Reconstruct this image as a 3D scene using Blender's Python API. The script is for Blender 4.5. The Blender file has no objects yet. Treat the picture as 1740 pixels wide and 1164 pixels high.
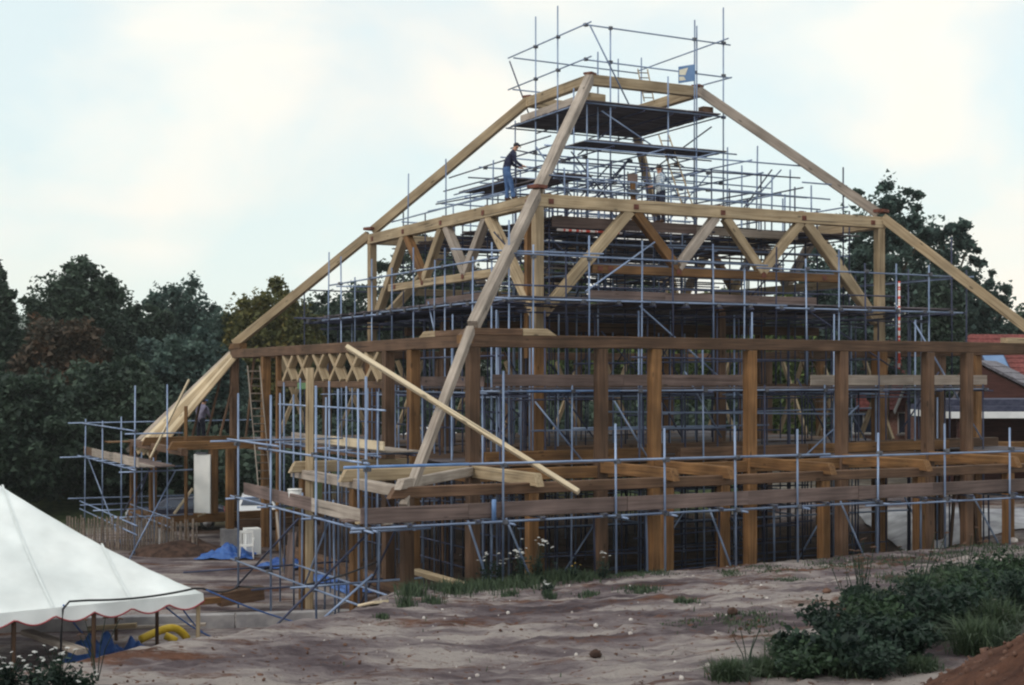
import bpy, math, random
import numpy as np
from mathutils import Vector, Matrix

random.seed(7)
RNG = np.random.default_rng(11)
SC = bpy.context.scene
COL = SC.collection
R = math.radians

# ------------------------------------------------------------------ camera
H = 5.9                      # eye height above the floor of the building site
F = 2400.0                   # focal length in photograph pixels (50 mm on 35 mm film)
PX, HY = 870.0, 643.0        # centre column and horizon row of the photograph
cam_d = bpy.data.cameras.new('camera')
cam = bpy.data.objects.new('camera', cam_d); COL.objects.link(cam)
cam.location = (0, 0, H); cam.rotation_euler = (R(90), 0, 0)
cam_d.sensor_width = 36.0; cam_d.lens = F/1740*36
cam_d.shift_y = (HY-582)/1740
cam_d.clip_start = 0.1; cam_d.clip_end = 6000
SC.camera = cam

# ------------------------------------------------------------------ sky and sun
SUN_EL, SUN_AZ = R(48), R(-62)     # azimuth measured from +Y (view direction) towards +X; negative = left... behind
world = bpy.data.worlds.new('World'); SC.world = world; world.use_nodes = True
nt = world.node_tree; nt.nodes.clear()
def N(t, **k):
    n = nt.nodes.new(t)
    for a, b in k.items(): setattr(n, a, b)
    return n
out = N('ShaderNodeOutputWorld'); bg = N('ShaderNodeBackground')
sky = N('ShaderNodeTexSky', sky_type='NISHITA'); sky.sun_disc = False
sky.sun_elevation = SUN_EL; sky.sun_rotation = R(-125); sky.air_density = 1.4; sky.dust_density = .6; sky.ozone_density = 2.0
tc = N('ShaderNodeTexCoord'); mp = N('ShaderNodeMapping'); mp.inputs['Scale'].default_value = (4.6, 4.6, 8.0)
mp.inputs['Location'].default_value = (0.35, 0.1, 0.2)
nz = N('ShaderNodeTexNoise'); nz.inputs['Scale'].default_value = 1.15; nz.inputs['Detail'].default_value = 5; nz.inputs['Roughness'].default_value = .46
nz.inputs['Distortion'].default_value = .35
rp = N('ShaderNodeValToRGB'); rp.color_ramp.elements[0].position = .44; rp.color_ramp.elements[1].position = .575
rp.color_ramp.elements[0].color = (.80,)*3+(1,); rp.color_ramp.elements[1].color = (.97,)*3+(1,)
nz2 = N('ShaderNodeTexNoise'); nz2.inputs['Scale'].default_value = .75; nz2.inputs['Detail'].default_value = 8; nz2.inputs['Roughness'].default_value = .55
rp2 = N('ShaderNodeValToRGB'); rp2.color_ramp.elements[0].position = .43; rp2.color_ramp.elements[1].position = .59
rp2.color_ramp.elements[0].color = (.91, 1.03, 1.02, 1); rp2.color_ramp.elements[1].color = (1.13, 1.07, .96, 1)
gain = N('ShaderNodeVectorMath', operation='SCALE'); gain.inputs['Scale'].default_value = .15
mix = N('ShaderNodeMix', data_type='RGBA')
L = nt.links.new
mxn = N('ShaderNodeMix'); mxn.inputs['Factor'].default_value = .35; L(nz.outputs['Fac'], mxn.inputs['A']); L(nz2.outputs['Fac'], mxn.inputs['B'])
L(tc.outputs['Generated'], mp.inputs['Vector']); L(mp.outputs[0], nz.inputs['Vector']); L(mp.outputs[0], nz2.inputs['Vector'])
L(nz.outputs['Fac'], rp.inputs[0]); L(mxn.outputs[0], rp2.inputs[0])
L(sky.outputs[0], gain.inputs[0]); L(gain.outputs[0], mix.inputs['A']); L(rp2.outputs[0], mix.inputs['B'])
L(rp.outputs[0], mix.inputs['Factor']); L(mix.outputs['Result'], bg.inputs['Color'])
bg.inputs['Strength'].default_value = 1.0
L(bg.outputs[0], out.inputs['Surface'])

sun_d = bpy.data.lights.new('sun', 'SUN'); sun_d.energy = 1.05; sun_d.angle = R(14); sun_d.color = (1, .90, .78)
sun = bpy.data.objects.new('sun', sun_d); COL.objects.link(sun)
sdir = Vector((-.72, -.55, .78)).normalized()         # towards the sun: left of and behind the camera
sun.rotation_euler = sdir.to_track_quat('Z', 'Y').to_euler()
sky.sun_elevation = math.asin(sdir.z); sky.sun_rotation = math.atan2(sdir.x, sdir.y)

vs = SC.view_settings
vs.view_transform = 'Standard'; vs.look = 'None'; vs.exposure = 0.0; vs.gamma = 1.0; vs.use_curve_mapping = False
SC.cycles.filter_width = 2.2 if hasattr(SC, 'cycles') else 1.5

# ------------------------------------------------------------------ measuring
CX, CY = 3.42, 48.5                      # centre of the hall on the ground
UX, UY = 0.8878, 0.4602                  # direction of the right-hand face
WX, WY = -0.4602, 0.8878                 # direction of the left-hand face
ROT = math.atan2(UY, UX)
def loc(X, Y):                           # world -> hall plan
    return ((X-CX)*UX+(Y-CY)*UY, (X-CX)*WX+(Y-CY)*WY)
def wld(a, b):
    return (CX+a*UX+b*WX, CY+a*UY+b*WY)
def a_at(x, b):
    k = (x-PX)/F; return (k*(CY+b*WY)-CX-b*WX)/(UX-k*UY)
def b_at(x, a):
    k = (x-PX)/F; return (k*(CY+a*UY)-CX-a*UX)/(WX-k*WY)
def z_at(y, Y): return H+(HY-y)/F*Y
def pt(x, y, Y): return ((x-PX)/F*Y, Y, z_at(y, Y))

def sstep(t):
    t = np.clip(t, 0, 1); return t*t*(3-2*t)
_LAT = np.random.default_rng(3).random((256, 256))
def vnoise(x, y):
    x = np.asarray(x, float); y = np.asarray(y, float)
    xi = np.floor(x).astype(int); yi = np.floor(y).astype(int)
    fx = x-xi; fy = y-yi; fx = fx*fx*(3-2*fx); fy = fy*fy*(3-2*fy)
    g = lambda i, j: _LAT[i & 255, j & 255]
    return (g(xi, yi)*(1-fx)+g(xi+1, yi)*fx)*(1-fy)+(g(xi, yi+1)*(1-fx)+g(xi+1, yi+1)*fx)*fy-.5
def fbm(x, y, o=4):
    s = 0; a = 1.0
    for i in range(o):
        s = s+a*vnoise(x*2**i+17*i, y*2**i+31*i); a *= .5
    return s
def terrain(X, Y, rough=True):
    X = np.asarray(X, float); Y = np.asarray(Y, float)
    a, b = (X-CX)*UX+(Y-CY)*UY, (X-CX)*WX+(Y-CY)*WY
    f = 4.045-.085*np.maximum(Y, -3)+.055*np.clip(X, 0, 14)
    f = np.maximum(f, .6)
    edge = np.interp(Y, [2, 10, 14, 16.6, 19.5, 23.7, 28.4, 31, 34], [-11, -7.2, -5.5, -4.4, -3.3, -2.1, -1.9, -1.4, -.5])
    sl = sstep((X-edge+3.6)/3.4)
    sb = 1-sstep((b+14.6)/4.6)
    far = 1-sstep((Y-60)/10)
    m = sl*np.where(b > -15, sb, 1)
    z = f*m
    z = z+.95*np.exp(-(((X-3.75)/1.25)**2+((Y-8.7)/1.5)**2))*1.0
    z = z-.5*sstep((Y-53)/5)*sstep((-4-X)/5)*far
    z = z+.8*(1-m)*sstep((X-9)/5)*(b > -12)*sstep((a-9)/3)
    z = z+2.3*sstep((b-11.3)/3.2)*(1-sstep((b-19)/6))*sstep((a+5.5)/3)*(1-sstep((a-6)/4))  # bank behind the hall, added to darken the view under its floor
    if rough:
        near = sstep((45-Y)/12)
        rut = fbm(a*.16+3+.5*vnoise(X*.4, Y*.4), b*.55+.6*vnoise(X*.3+7, Y*.3), 4)
        trk = np.exp(-((b+19.2+.35*np.sin(a*.35))/.22)**2)+np.exp(-((b+20.9+.35*np.sin(a*.35))/.22)**2)+np.exp(-((b+24.0-.06*a)/.25)**2)+np.exp(-((b+25.8-.06*a)/.25)**2)
        z = z+near*m*(.10*rut-.055*trk*(1+.5*vnoise(a*3, b*3))+.075*fbm(X*1.9, Y*1.9, 4)+.06*np.abs(fbm(X*4.5, Y*4.5, 3))+.03*fbm(X*8, Y*8, 2))
        z = z+(1-m)*(.05*fbm(a*.5, b*.8, 3))
    return z
def tz(X, Y): return float(terrain(X, Y))
def gp(x, y):                            # where the line of sight through a photo pixel meets the ground
    for Y in np.arange(5, 120, .08):
        X, _, Z = pt(x, y, Y)
        if Z <= tz(X, Y): return (X, Y, tz(X, Y))
    return (X, Y, 0)

# ------------------------------------------------------------------ materials
MATS = {}
G = (.35, 7, 7)       # timber grain runs along local x
def mat(name): return MATS[name]
def new_mat(name):
    m = bpy.data.materials.new(name); m.use_nodes = True; MATS[name] = m
    n = m.node_tree; b = n.nodes['Principled BSDF']; return m, n, b
def noise_mat(name, c1, c2, scale=3, rough=.8, bump=.0, coord='Object', stretch=(1, 1, 1), detail=5, metallic=0, rnd=0.0, lo=.35, hi=.65, bscale=None, c3=None, dirt=.0, spec=.3):
    m, n, b = new_mat(name)
    t = n.nodes.new('ShaderNodeTexCoord'); mp = n.nodes.new('ShaderNodeMapping'); mp.inputs['Scale'].default_value = stretch
    oi = n.nodes.new('ShaderNodeObjectInfo')
    ad = n.nodes.new('ShaderNodeVectorMath'); ad.operation = 'SCALE'; ad.inputs[0].default_value = (13, 7, 5)
    n.links.new(oi.outputs['Random'], ad.inputs['Scale'])
    n.links.new(t.outputs[coord], mp.inputs['Vector']); n.links.new(ad.outputs[0], mp.inputs['Location'])
    nz = n.nodes.new('ShaderNodeTexNoise'); nz.inputs['Scale'].default_value = scale; nz.inputs['Detail'].default_value = detail
    n.links.new(mp.outputs[0], nz.inputs['Vector'])
    r = n.nodes.new('ShaderNodeValToRGB'); r.color_ramp.elements[0].position = lo; r.color_ramp.elements[1].position = hi
    r.color_ramp.elements[0].color = (*c1, 1); r.color_ramp.elements[1].color = (*c2, 1)
    if c3:
        e = r.color_ramp.elements.new((lo+hi)/2); e.color = (*c3, 1)
    n.links.new(nz.outputs['Fac'], r.inputs[0])
    col = r.outputs[0]
    if dirt:
        n3 = n.nodes.new('ShaderNodeTexNoise'); n3.inputs['Scale'].default_value = 1.3; n3.inputs['Detail'].default_value = 3
        n.links.new(mp.outputs[0], n3.inputs['Vector'])
        n4 = n.nodes.new('ShaderNodeTexNoise'); n4.inputs['Scale'].default_value = .9; n4.inputs['Detail'].default_value = 4
        n.links.new(t.outputs[coord], n4.inputs['Vector'])
        mr = n.nodes.new('ShaderNodeMapRange'); mr.inputs['From Min'].default_value = .35; mr.inputs['From Max'].default_value = .7
        mr.inputs['To Min'].default_value = 1-dirt; mr.inputs['To Max'].default_value = 1.12
        n.links.new(n4.outputs['Fac'], mr.inputs[0])
        v = n.nodes.new('ShaderNodeVectorMath'); v.operation = 'SCALE'
        n.links.new(col, v.inputs[0]); n.links.new(mr.outputs[0], v.inputs['Scale']); col = v.outputs[0]
    if stretch == G:
        w = n.nodes.new('ShaderNodeTexNoise'); w.inputs['Scale'].default_value = 3.2; w.inputs['Detail'].default_value = 2
        m2 = n.nodes.new('ShaderNodeMapping'); m2.inputs['Scale'].default_value = (.12, 5, 5); n.links.new(t.outputs[coord], m2.inputs['Vector']); n.links.new(ad.outputs[0], m2.inputs['Location'])
        n.links.new(m2.outputs[0], w.inputs['Vector'])
        mr = n.nodes.new('ShaderNodeMapRange'); mr.inputs['From Min'].default_value = .30; mr.inputs['From Max'].default_value = .37; mr.inputs['To Min'].default_value = .45; mr.inputs['To Max'].default_value = 1
        n.links.new(w.outputs['Fac'], mr.inputs[0])
        vo = n.nodes.new('ShaderNodeTexVoronoi'); vo.inputs['Scale'].default_value = 1.5; m3 = n.nodes.new('ShaderNodeMapping'); m3.inputs['Scale'].default_value = (.8, 2.2, 2.2)
        n.links.new(t.outputs[coord], m3.inputs['Vector']); n.links.new(ad.outputs[0], m3.inputs['Location']); n.links.new(m3.outputs[0], vo.inputs['Vector'])
        mk = n.nodes.new('ShaderNodeMapRange'); mk.inputs['From Min'].default_value = .07; mk.inputs['From Max'].default_value = .13; mk.inputs['To Min'].default_value = .42; mk.inputs['To Max'].default_value = 1
        n.links.new(vo.outputs['Distance'], mk.inputs[0])
        mu = n.nodes.new('ShaderNodeMath'); mu.operation = 'MULTIPLY'; n.links.new(mr.outputs[0], mu.inputs[0]); n.links.new(mk.outputs[0], mu.inputs[1])
        v = n.nodes.new('ShaderNodeVectorMath'); v.operation = 'SCALE'
        n.links.new(col, v.inputs[0]); n.links.new(mu.outputs[0], v.inputs['Scale']); col = v.outputs[0]
    if rnd:
        mr = n.nodes.new('ShaderNodeMapRange'); mr.inputs['To Min'].default_value = 1-rnd; mr.inputs['To Max'].default_value = 1+rnd
        n.links.new(oi.outputs['Random'], mr.inputs[0])
        v = n.nodes.new('ShaderNodeVectorMath'); v.operation = 'SCALE'
        n.links.new(col, v.inputs[0]); n.links.new(mr.outputs[0], v.inputs['Scale']); col = v.outputs[0]
    n.links.new(col, b.inputs['Base Color'])
    b.inputs['Roughness'].default_value = rough; b.inputs['Metallic'].default_value = metallic
    b.inputs['Specular IOR Level'].default_value = spec
    if bump:
        bp = n.nodes.new('ShaderNodeBump'); bp.inputs['Strength'].default_value = bump; bp.inputs['Distance'].default_value = .03
        if bscale:
            n2 = n.nodes.new('ShaderNodeTexNoise'); n2.inputs['Scale'].default_value = bscale; n2.inputs['Detail'].default_value = 4
            n.links.new(mp.outputs[0], n2.inputs['Vector']); n.links.new(n2.outputs['Fac'], bp.inputs['Height'])
        else: n.links.new(nz.outputs['Fac'], bp.inputs['Height'])
        n.links.new(bp.outputs[0], b.inputs['Normal'])
    return m
noise_mat('oak_tan', (.30, .215, .125), (.55, .435, .295), 2.6, .8, .3, stretch=G, rnd=.14, dirt=.3, lo=.25, hi=.75)
noise_mat('oak_grey', (.27, .222, .19), (.51, .44, .385), 2.6, .82, .3, stretch=G, rnd=.16, dirt=.3, lo=.25, hi=.75)
noise_mat('oak_orange', (.12, .056, .023), (.31, .165, .068), 2.6, .78, .3, stretch=G, rnd=.2, dirt=.45, lo=.25, hi=.75)
noise_mat('oak_brown', (.075, .041, .027), (.20, .118, .074), 2.6, .8, .3, stretch=G, rnd=.22, dirt=.45, lo=.25, hi=.75)
noise_mat('pine_pale', (.56, .45, .30), (.74, .63, .47), 2.0, .7, .15, stretch=G, rnd=.06, dirt=.1, lo=.2, hi=.8)
noise_mat('board_grey', (.10, .07, .066), (.235, .170, .155), 2.4, .85, .3, stretch=G, rnd=.22, dirt=.35, lo=.25, hi=.75)
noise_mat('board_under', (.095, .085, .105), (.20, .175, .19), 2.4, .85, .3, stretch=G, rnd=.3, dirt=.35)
noise_mat('peg_red', (.10, .035, .025), (.19, .07, .05), 8, .8)
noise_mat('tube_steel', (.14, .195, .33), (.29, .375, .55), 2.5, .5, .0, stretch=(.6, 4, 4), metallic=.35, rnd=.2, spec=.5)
noise_mat('tube_dark', (.028, .034, .07), (.07, .08, .14), 2.5, .6, .0, stretch=(.6, 4, 4), metallic=.3, rnd=.2)  # darker copy of tube_steel; shade inside the hall painted into its colour
noise_mat('tube_blue', (.09, .19, .42), (.18, .30, .55), 3, .5, .0, metallic=.1, rnd=.1)
noise_mat('coupler_steel', (.06, .065, .085), (.16, .165, .19), 14, .6, metallic=.5)
noise_mat('red_white', (.6, .08, .06), (.75, .7, .7), 5, .5, stretch=(3, .01, .01), lo=.49, hi=.51, detail=0)
noise_mat('canvas', (.74, .785, .80), (.85, .885, .895), .9, .55, .35, bscale=2.2, dirt=.16)
noise_mat('sheeting_grey', (.26, .25, .29), (.60, .60, .64), 1.1, .6, .3, bscale=5, dirt=.3)
noise_mat('trim_red', (.26, .05, .06), (.38, .09, .10), 6, .7)
noise_mat('tarp_blue', (.02, .075, .30), (.06, .16, .45), 4, .45, .4, bscale=9)
noise_mat('pipe_yellow', (.62, .40, .02), (.75, .52, .05), 5, .5)
noise_mat('rope_blue', (.05, .13, .38), (.1, .2, .5), 20, .7)
noise_mat('rubber_black', (.012, .012, .016), (.03, .03, .035), 8, .6)
noise_mat('concrete', (.30, .29, .31), (.44, .42, .43), 3, .9, .3, dirt=.3)
noise_mat('white_panel', (.80, .82, .82), (.88, .89, .88), 2, .6, dirt=.06)
noise_mat('plastic_white', (.68, .68, .68), (.78, .78, .78), 4, .45)
noise_mat('brick_pink', (.30, .14, .11), (.42, .24, .20), 9, .9, .2)
noise_mat('tile_red', (.14, .035, .035), (.25, .075, .07), 6, .85, .3, stretch=(1, 1, 1), dirt=.25)
noise_mat('tile_grey', (.10, .09, .11), (.26, .25, .29), 7, .8, .3, dirt=.3)
noise_mat('clad_dark', (.045, .016, .014), (.09, .035, .03), 5, .85, .2, stretch=(.4, .4, 7))
noise_mat('felt_navy', (.03, .035, .07), (.07, .075, .12), 5, .8)
noise_mat('paint_white', (.72, .74, .76), (.82, .83, .84), 3, .5)
noise_mat('glass_dark', (.02, .03, .06), (.05, .07, .12), 1, .1, spec=.6)
noise_mat('glass_blue', (.08, .18, .38), (.14, .26, .48), 1, .1, spec=.6)
noise_mat('bark', (.05, .04, .03), (.12, .095, .07), 4, .9, .6, stretch=(2, 2, .5))
noise_mat('soil_red', (.07, .036, .028), (.17, .095, .07), 5, .95, .5)
noise_mat('stone_pale', (.38, .33, .32), (.62, .58, .56), 6, .9, .3)
noise_mat('pale_wood', (.11, .085, .07), (.23, .185, .155), 3, .85, .2, stretch=(5, 5, .5), rnd=.3)
noise_mat('skin', (.42, .22, .15), (.52, .29, .21), 9, .6)
noise_mat('hair_dark', (.012, .010, .012), (.03, .025, .025), 20, .6)
noise_mat('jacket_navy', (.012, .014, .04), (.03, .034, .075), 7, .85, .4, bscale=12)
noise_mat('jeans_blue', (.045, .10, .24), (.09, .17, .36), 7, .85, .4, bscale=12)
noise_mat('trouser_dark', (.015, .017, .04), (.035, .04, .07), 7, .85, .4, bscale=12)
noise_mat('shirt_lilac', (.16, .15, .24), (.25, .24, .34), 7, .85, .4, bscale=12)
noise_mat('cap_blue', (.04, .10, .30), (.07, .15, .38), 7, .8)
noise_mat('leather_brown', (.06, .03, .02), (.11, .06, .04), 7, .6)
noise_mat('car_dark', (.02, .025, .05), (.03, .035, .065), 2, .25, spec=.6)
noise_mat('car_white', (.66, .68, .72), (.74, .75, .78), 2, .3, spec=.6)
noise_mat('tyre', (.012, .012, .013), (.025, .025, .026), 9, .85)
noise_mat('metal_rim', (.3, .3, .32), (.45, .45, .47), 5, .4, metallic=.6)
noise_mat('lamp_clear', (.5, .52, .55), (.7, .72, .75), 5, .2, spec=.6)
noise_mat('petal_white', (.45, .46, .46), (.64, .64, .63), 9, .8)
noise_mat('petal_yellow', (.65, .42, .04), (.75, .5, .08), 9, .8)
noise_mat('seed_brown', (.05, .028, .02), (.12, .07, .05), 9, .9)
noise_mat('sign_blue', (.10, .20, .40), (.15, .26, .46), 3, .5)
noise_mat('sign_cream', (.62, .60, .50), (.75, .72, .62), 4, .6)
noise_mat('tank_green', (.10, .20, .10), (.16, .28, .15), 4, .6)

def check_shirt():
    m, n, b = new_mat('shirt_check')
    t = n.nodes.new('ShaderNodeTexCoord')
    cols = []
    for ax in ('X', 'Z'):
        w = n.nodes.new('ShaderNodeTexWave'); w.bands_direction = ax; w.inputs['Scale'].default_value = 4.5; w.inputs['Distortion'].default_value = .6
        n.links.new(t.outputs['Object'], w.inputs['Vector']); cols.append(w)
    mx = n.nodes.new('ShaderNodeMath'); mx.operation = 'ADD'
    n.links.new(cols[0].outputs['Fac'], mx.inputs[0]); n.links.new(cols[1].outputs['Fac'], mx.inputs[1])
    r = n.nodes.new('ShaderNodeValToRGB'); r.color_ramp.elements[0].color = (.14, .22, .34, 1); r.color_ramp.elements[1].color = (.62, .66, .68, 1)
    r.color_ramp.elements[0].position = .35; r.color_ramp.elements[1].position = .8
    h = n.nodes.new('ShaderNodeMath'); h.operation = 'MULTIPLY'; h.inputs[1].default_value = .5
    n.links.new(mx.outputs[0], h.inputs[0]); n.links.new(h.outputs[0], r.inputs[0]); n.links.new(r.outputs[0], b.inputs['Base Color'])
    b.inputs['Roughness'].default_value = .9
check_shirt()

def leaf_mat(name, c1, c2, c3=None, nscale=.55, trans=.25, rough=.6):
    m, n, b = new_mat(name)
    geo = n.nodes.new('ShaderNodeNewGeometry')
    nz = n.nodes.new('ShaderNodeTexNoise'); nz.inputs['Scale'].default_value = nscale; nz.inputs['Detail'].default_value = 3
    n.links.new(geo.outputs['Position'], nz.inputs['Vector'])
    mr = n.nodes.new('ShaderNodeMath'); mr.operation = 'MULTIPLY_ADD'; mr.inputs[1].default_value = .45; 
    n.links.new(geo.outputs['Random Per Island'], mr.inputs[0])
    sub = n.nodes.new('ShaderNodeMath'); sub.operation = 'SUBTRACT'; sub.inputs[1].default_value = .22
    n.links.new(nz.outputs['Fac'], sub.inputs[0]); n.links.new(sub.outputs[0], mr.inputs[2])
    r = n.nodes.new('ShaderNodeValToRGB'); r.color_ramp.elements[0].position = .3; r.color_ramp.elements[1].position = .72
    r.color_ramp.elements[0].color = (*c1, 1); r.color_ramp.elements[1].color = (*c2, 1)
    if c3:
        e = r.color_ramp.elements.new(.86); e.color = (*c3, 1)
    n.links.new(mr.outputs[0], r.inputs[0]); n.links.new(r.outputs[0], b.inputs['Base Color'])
    b.inputs['Roughness'].default_value = rough; b.inputs['Specular IOR Level'].default_value = .25
    tr = n.nodes.new('ShaderNodeBsdfTranslucent'); n.links.new(r.outputs[0], tr.inputs['Color'])
    mx = n.nodes.new('ShaderNodeMixShader'); mx.inputs[0].default_value = trans
    o = n.nodes['Material Output']
    n.links.new(b.outputs[0], mx.inputs[1]); n.links.new(tr.outputs[0], mx.inputs[2]); n.links.new(mx.outputs[0], o.inputs['Surface'])
leaf_mat('leaf_dark', (.024, .042, .034), (.075, .115, .080))
leaf_mat('leaf_blue', (.032, .060, .058), (.105, .165, .14), trans=.35)
leaf_mat('leaf_olive', (.055, .066, .024), (.155, .15, .050), (.24, .18, .05))
leaf_mat('leaf_rust', (.042, .040, .030), (.10, .066, .044), (.13, .07, .042))
leaf_mat('leaf_green', (.045, .080, .026), (.135, .19, .055))
leaf_mat('leaf_weed', (.007, .018, .016), (.028, .056, .036), nscale=3.5)
leaf_mat('leaf_weed_pale', (.013, .03, .018), (.05, .09, .045), nscale=3.5)
leaf_mat('grass_blade', (.025, .046, .028), (.075, .11, .06), nscale=2.5, trans=.2)

def terrain_mat():
    m, n, b = new_mat('site_soil')
    at = n.nodes.new('ShaderNodeVertexColor'); at.layer_name = 'soil'
    sep = n.nodes.new('ShaderNodeSeparateColor'); n.links.new(at.outputs['Color'], sep.inputs[0])
    geo = n.nodes.new('ShaderNodeNewGeometry')
    mp = n.nodes.new('ShaderNodeMapping'); mp.inputs['Rotation'].default_value = (0, 0, -ROT); mp.inputs['Scale'].default_value = (.34, .85, 1)
    # rotate so that streaks follow the wheel tracks along the hall
    n.links.new(geo.outputs['Position'], mp.inputs['Vector'])
    def noise(scale, vec, detail=6, rough=.6):
        z = n.nodes.new('ShaderNodeTexNoise'); z.inputs['Scale'].default_value = scale; z.inputs['Detail'].default_value = detail; z.inputs['Roughness'].default_value = rough
        n.links.new(vec, z.inputs['Vector']); return z.outputs['Fac']
    def ramp(f, stops):
        r = n.nodes.new('ShaderNodeValToRGB'); e = r.color_ramp.elements
        e[0].position, e[0].color = stops[0][0], (*stops[0][1], 1); e[1].position, e[1].color = stops[-1][0], (*stops[-1][1], 1)
        for p, c in stops[1:-1]: q = e.new(p); q.color = (*c, 1)
        n.links.new(f, r.inputs[0]); return r.outputs[0]
    def mixc(f, a, c):
        x = n.nodes.new('ShaderNodeMix'); x.data_type = 'RGBA'
        n.links.new(f, x.inputs['Factor']); n.links.new(a, x.inputs['A']); n.links.new(c, x.inputs['B']); return x.outputs['Result']
    def mixn(p, q):
        x = n.nodes.new('ShaderNodeMath'); x.operation = 'MULTIPLY_ADD'; x.inputs[1].default_value = .5
        y = n.nodes.new('ShaderNodeMath'); y.operation = 'MULTIPLY_ADD'; y.inputs[1].default_value = .75; y.inputs[2].default_value = -.12
        n.links.new(p, y.inputs[0]); n.links.new(q, x.inputs[0]); n.links.new(y.outputs[0], x.inputs[2]); return x.outputs[0]
    sand = ramp(mixn(noise(1.0, mp.outputs[0], 10, .68), noise(.33, geo.outputs['Position'], 4)), [(.385, (.075, .056, .066)), (.45, (.15, .118, .132)), (.505, (.265, .222, .232)), (.575, (.46, .405, .39))])
    red = ramp(noise(3.0, geo.outputs['Position']), [(.35, (.085, .038, .026)), (.65, (.22, .105, .07))])
    grit = noise(9, geo.outputs['Position'], 5)
    mk = n.nodes.new('ShaderNodeMapRange'); mk.inputs['From Min'].default_value = .54; mk.inputs['From Max'].default_value = .615
    n.links.new(noise(.8, mp.outputs[0], 10, .74), mk.inputs[0])
    s1 = mixc(mk.outputs[0], sand, red)
    spk = n.nodes.new('ShaderNodeMapRange'); spk.inputs['From Min'].default_value = .60; spk.inputs['From Max'].default_value = .66
    n.links.new(grit, spk.inputs[0]); s1 = mixc(spk.outputs[0], s1, red)
    s2 = mixc(sep.outputs[0], s1, red)
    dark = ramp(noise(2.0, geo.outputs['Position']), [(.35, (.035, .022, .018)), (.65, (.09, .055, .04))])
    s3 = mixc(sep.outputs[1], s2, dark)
    grass = ramp(noise(3.0, geo.outputs['Position']), [(.35, (.035, .055, .025)), (.65, (.09, .11, .05))])
    s4 = mixc(sep.outputs[2], s3, grass)
    n.links.new(s4, b.inputs['Base Color']); b.inputs['Roughness'].default_value = .95; b.inputs['Specular IOR Level'].default_value = .15
    bp = n.nodes.new('ShaderNodeBump'); bp.inputs['Strength'].default_value = 1.0; bp.inputs['Distance'].default_value = .13
    ad = n.nodes.new('ShaderNodeMath'); ad.operation = 'ADD'
    n.links.new(noise(3.5, mp.outputs[0], 8, .72), ad.inputs[0]); n.links.new(noise(14, geo.outputs['Position'], 5, .7), ad.inputs[1])
    n.links.new(ad.outputs[0], bp.inputs['Height']); n.links.new(bp.outputs[0], b.inputs['Normal'])
terrain_mat()

# ------------------------------------------------------------------ builders
def mesh_obj(name, verts, faces, m, parent=None, smooth=False, mw=None):
    me = bpy.data.meshes.new(name)
    me.from_pydata(verts, [], faces); me.update()
    if smooth:
        for p in me.polygons: p.use_smooth = True
    if m: me.materials.append(mat(m) if isinstance(m, str) else m)
    o = bpy.data.objects.new(name, me); COL.objects.link(o)
    if parent: o.parent = parent
    if mw is not None: o.matrix_basis = mw
    return o
def np_mesh(name, V, Q, m, parent=None):
    """fast mesh from arrays; Q is (n,3) or (n,4)"""
    me = bpy.data.meshes.new(name)
    k = Q.shape[1]
    me.vertices.add(len(V)); me.vertices.foreach_set('co', np.ascontiguousarray(V, np.float32).ravel())
    me.loops.add(Q.size); me.loops.foreach_set('vertex_index', np.ascontiguousarray(Q, np.int32).ravel())
    me.polygons.add(len(Q)); me.polygons.foreach_set('loop_start', np.arange(0, Q.size, k, dtype=np.int32))
    me.update(calc_edges=True)
    if m: me.materials.append(mat(m) if isinstance(m, str) else m)
    o = bpy.data.objects.new(name, me); COL.objects.link(o)
    if parent: o.parent = parent
    return o
def tag(o, label, cat=None, group=None, kind=None):
    if label: o['label'] = label
    if cat: o['category'] = cat
    if group: o['group'] = group
    if kind: o['kind'] = kind
    return o
def thing(name, label, cat, where=(0, 0, 0), rz=0, group=None):
    o = bpy.data.objects.new(name, None); COL.objects.link(o); o.empty_display_size = .3
    o.location = where; o.rotation_euler = (0, 0, rz)
    return tag(o, label, cat, group)
def hall_thing(name, label, cat): return thing(name, label, cat, (CX, CY, 0), ROT)
def frame(p0, p1, up=(0, 0, 1)):
    p0 = Vector(p0); p1 = Vector(p1); x = (p1-p0).normalized(); u = Vector(up)
    if abs(x.dot(u)) > .98: u = Vector((0, 1, 0)) if abs(x.y) < .9 else Vector((1, 0, 0))
    y = u.cross(x).normalized(); z = x.cross(y)
    M = Matrix((x, y, z)).transposed().to_4x4(); M.translation = p0
    return M, (p1-p0).length
def beam(parent, name, p0, p1, w, h, m, up=(0, 0, 1), ch=.014, jit=.006, cut0=0, cut1=0):
    """squared timber: local x along its length, w across, h in the up direction"""
    M, Ln = frame(p0, p1, up)
    a, b = w/2, h/2
    prof = [(-a+ch, -b), (a-ch, -b), (a, -b+ch), (a, b-ch), (a-ch, b), (-a+ch, b), (-a, b-ch), (-a, -b+ch)]
    ns = max(1, int(Ln/1.6)); V = []; Fc = []
    for i in range(ns+1):
        t = i/ns; jy, jz = (0, 0) if i in (0, ns) else (random.uniform(-jit, jit), random.uniform(-jit, jit))
        for (y, z) in prof:
            x = t*Ln
            if i == 0 and cut0: x += cut0*(z/h+.5)
            if i == ns and cut1: x -= cut1*(z/h+.5)
            V.append((x, y+jy, z+jz))
    for i in range(ns):
        for j in range(8):
            k = (j+1) % 8; Fc.append((i*8+j, i*8+k, i*8+8+k, i*8+8+j))
    Fc = [f[::-1] for f in Fc]
    Fc.append(tuple(range(8))); Fc.append(tuple(ns*8+j for j in range(7, -1, -1)))
    return mesh_obj(name, V, Fc, m, parent, mw=M)
_TUBES = {}
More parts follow.
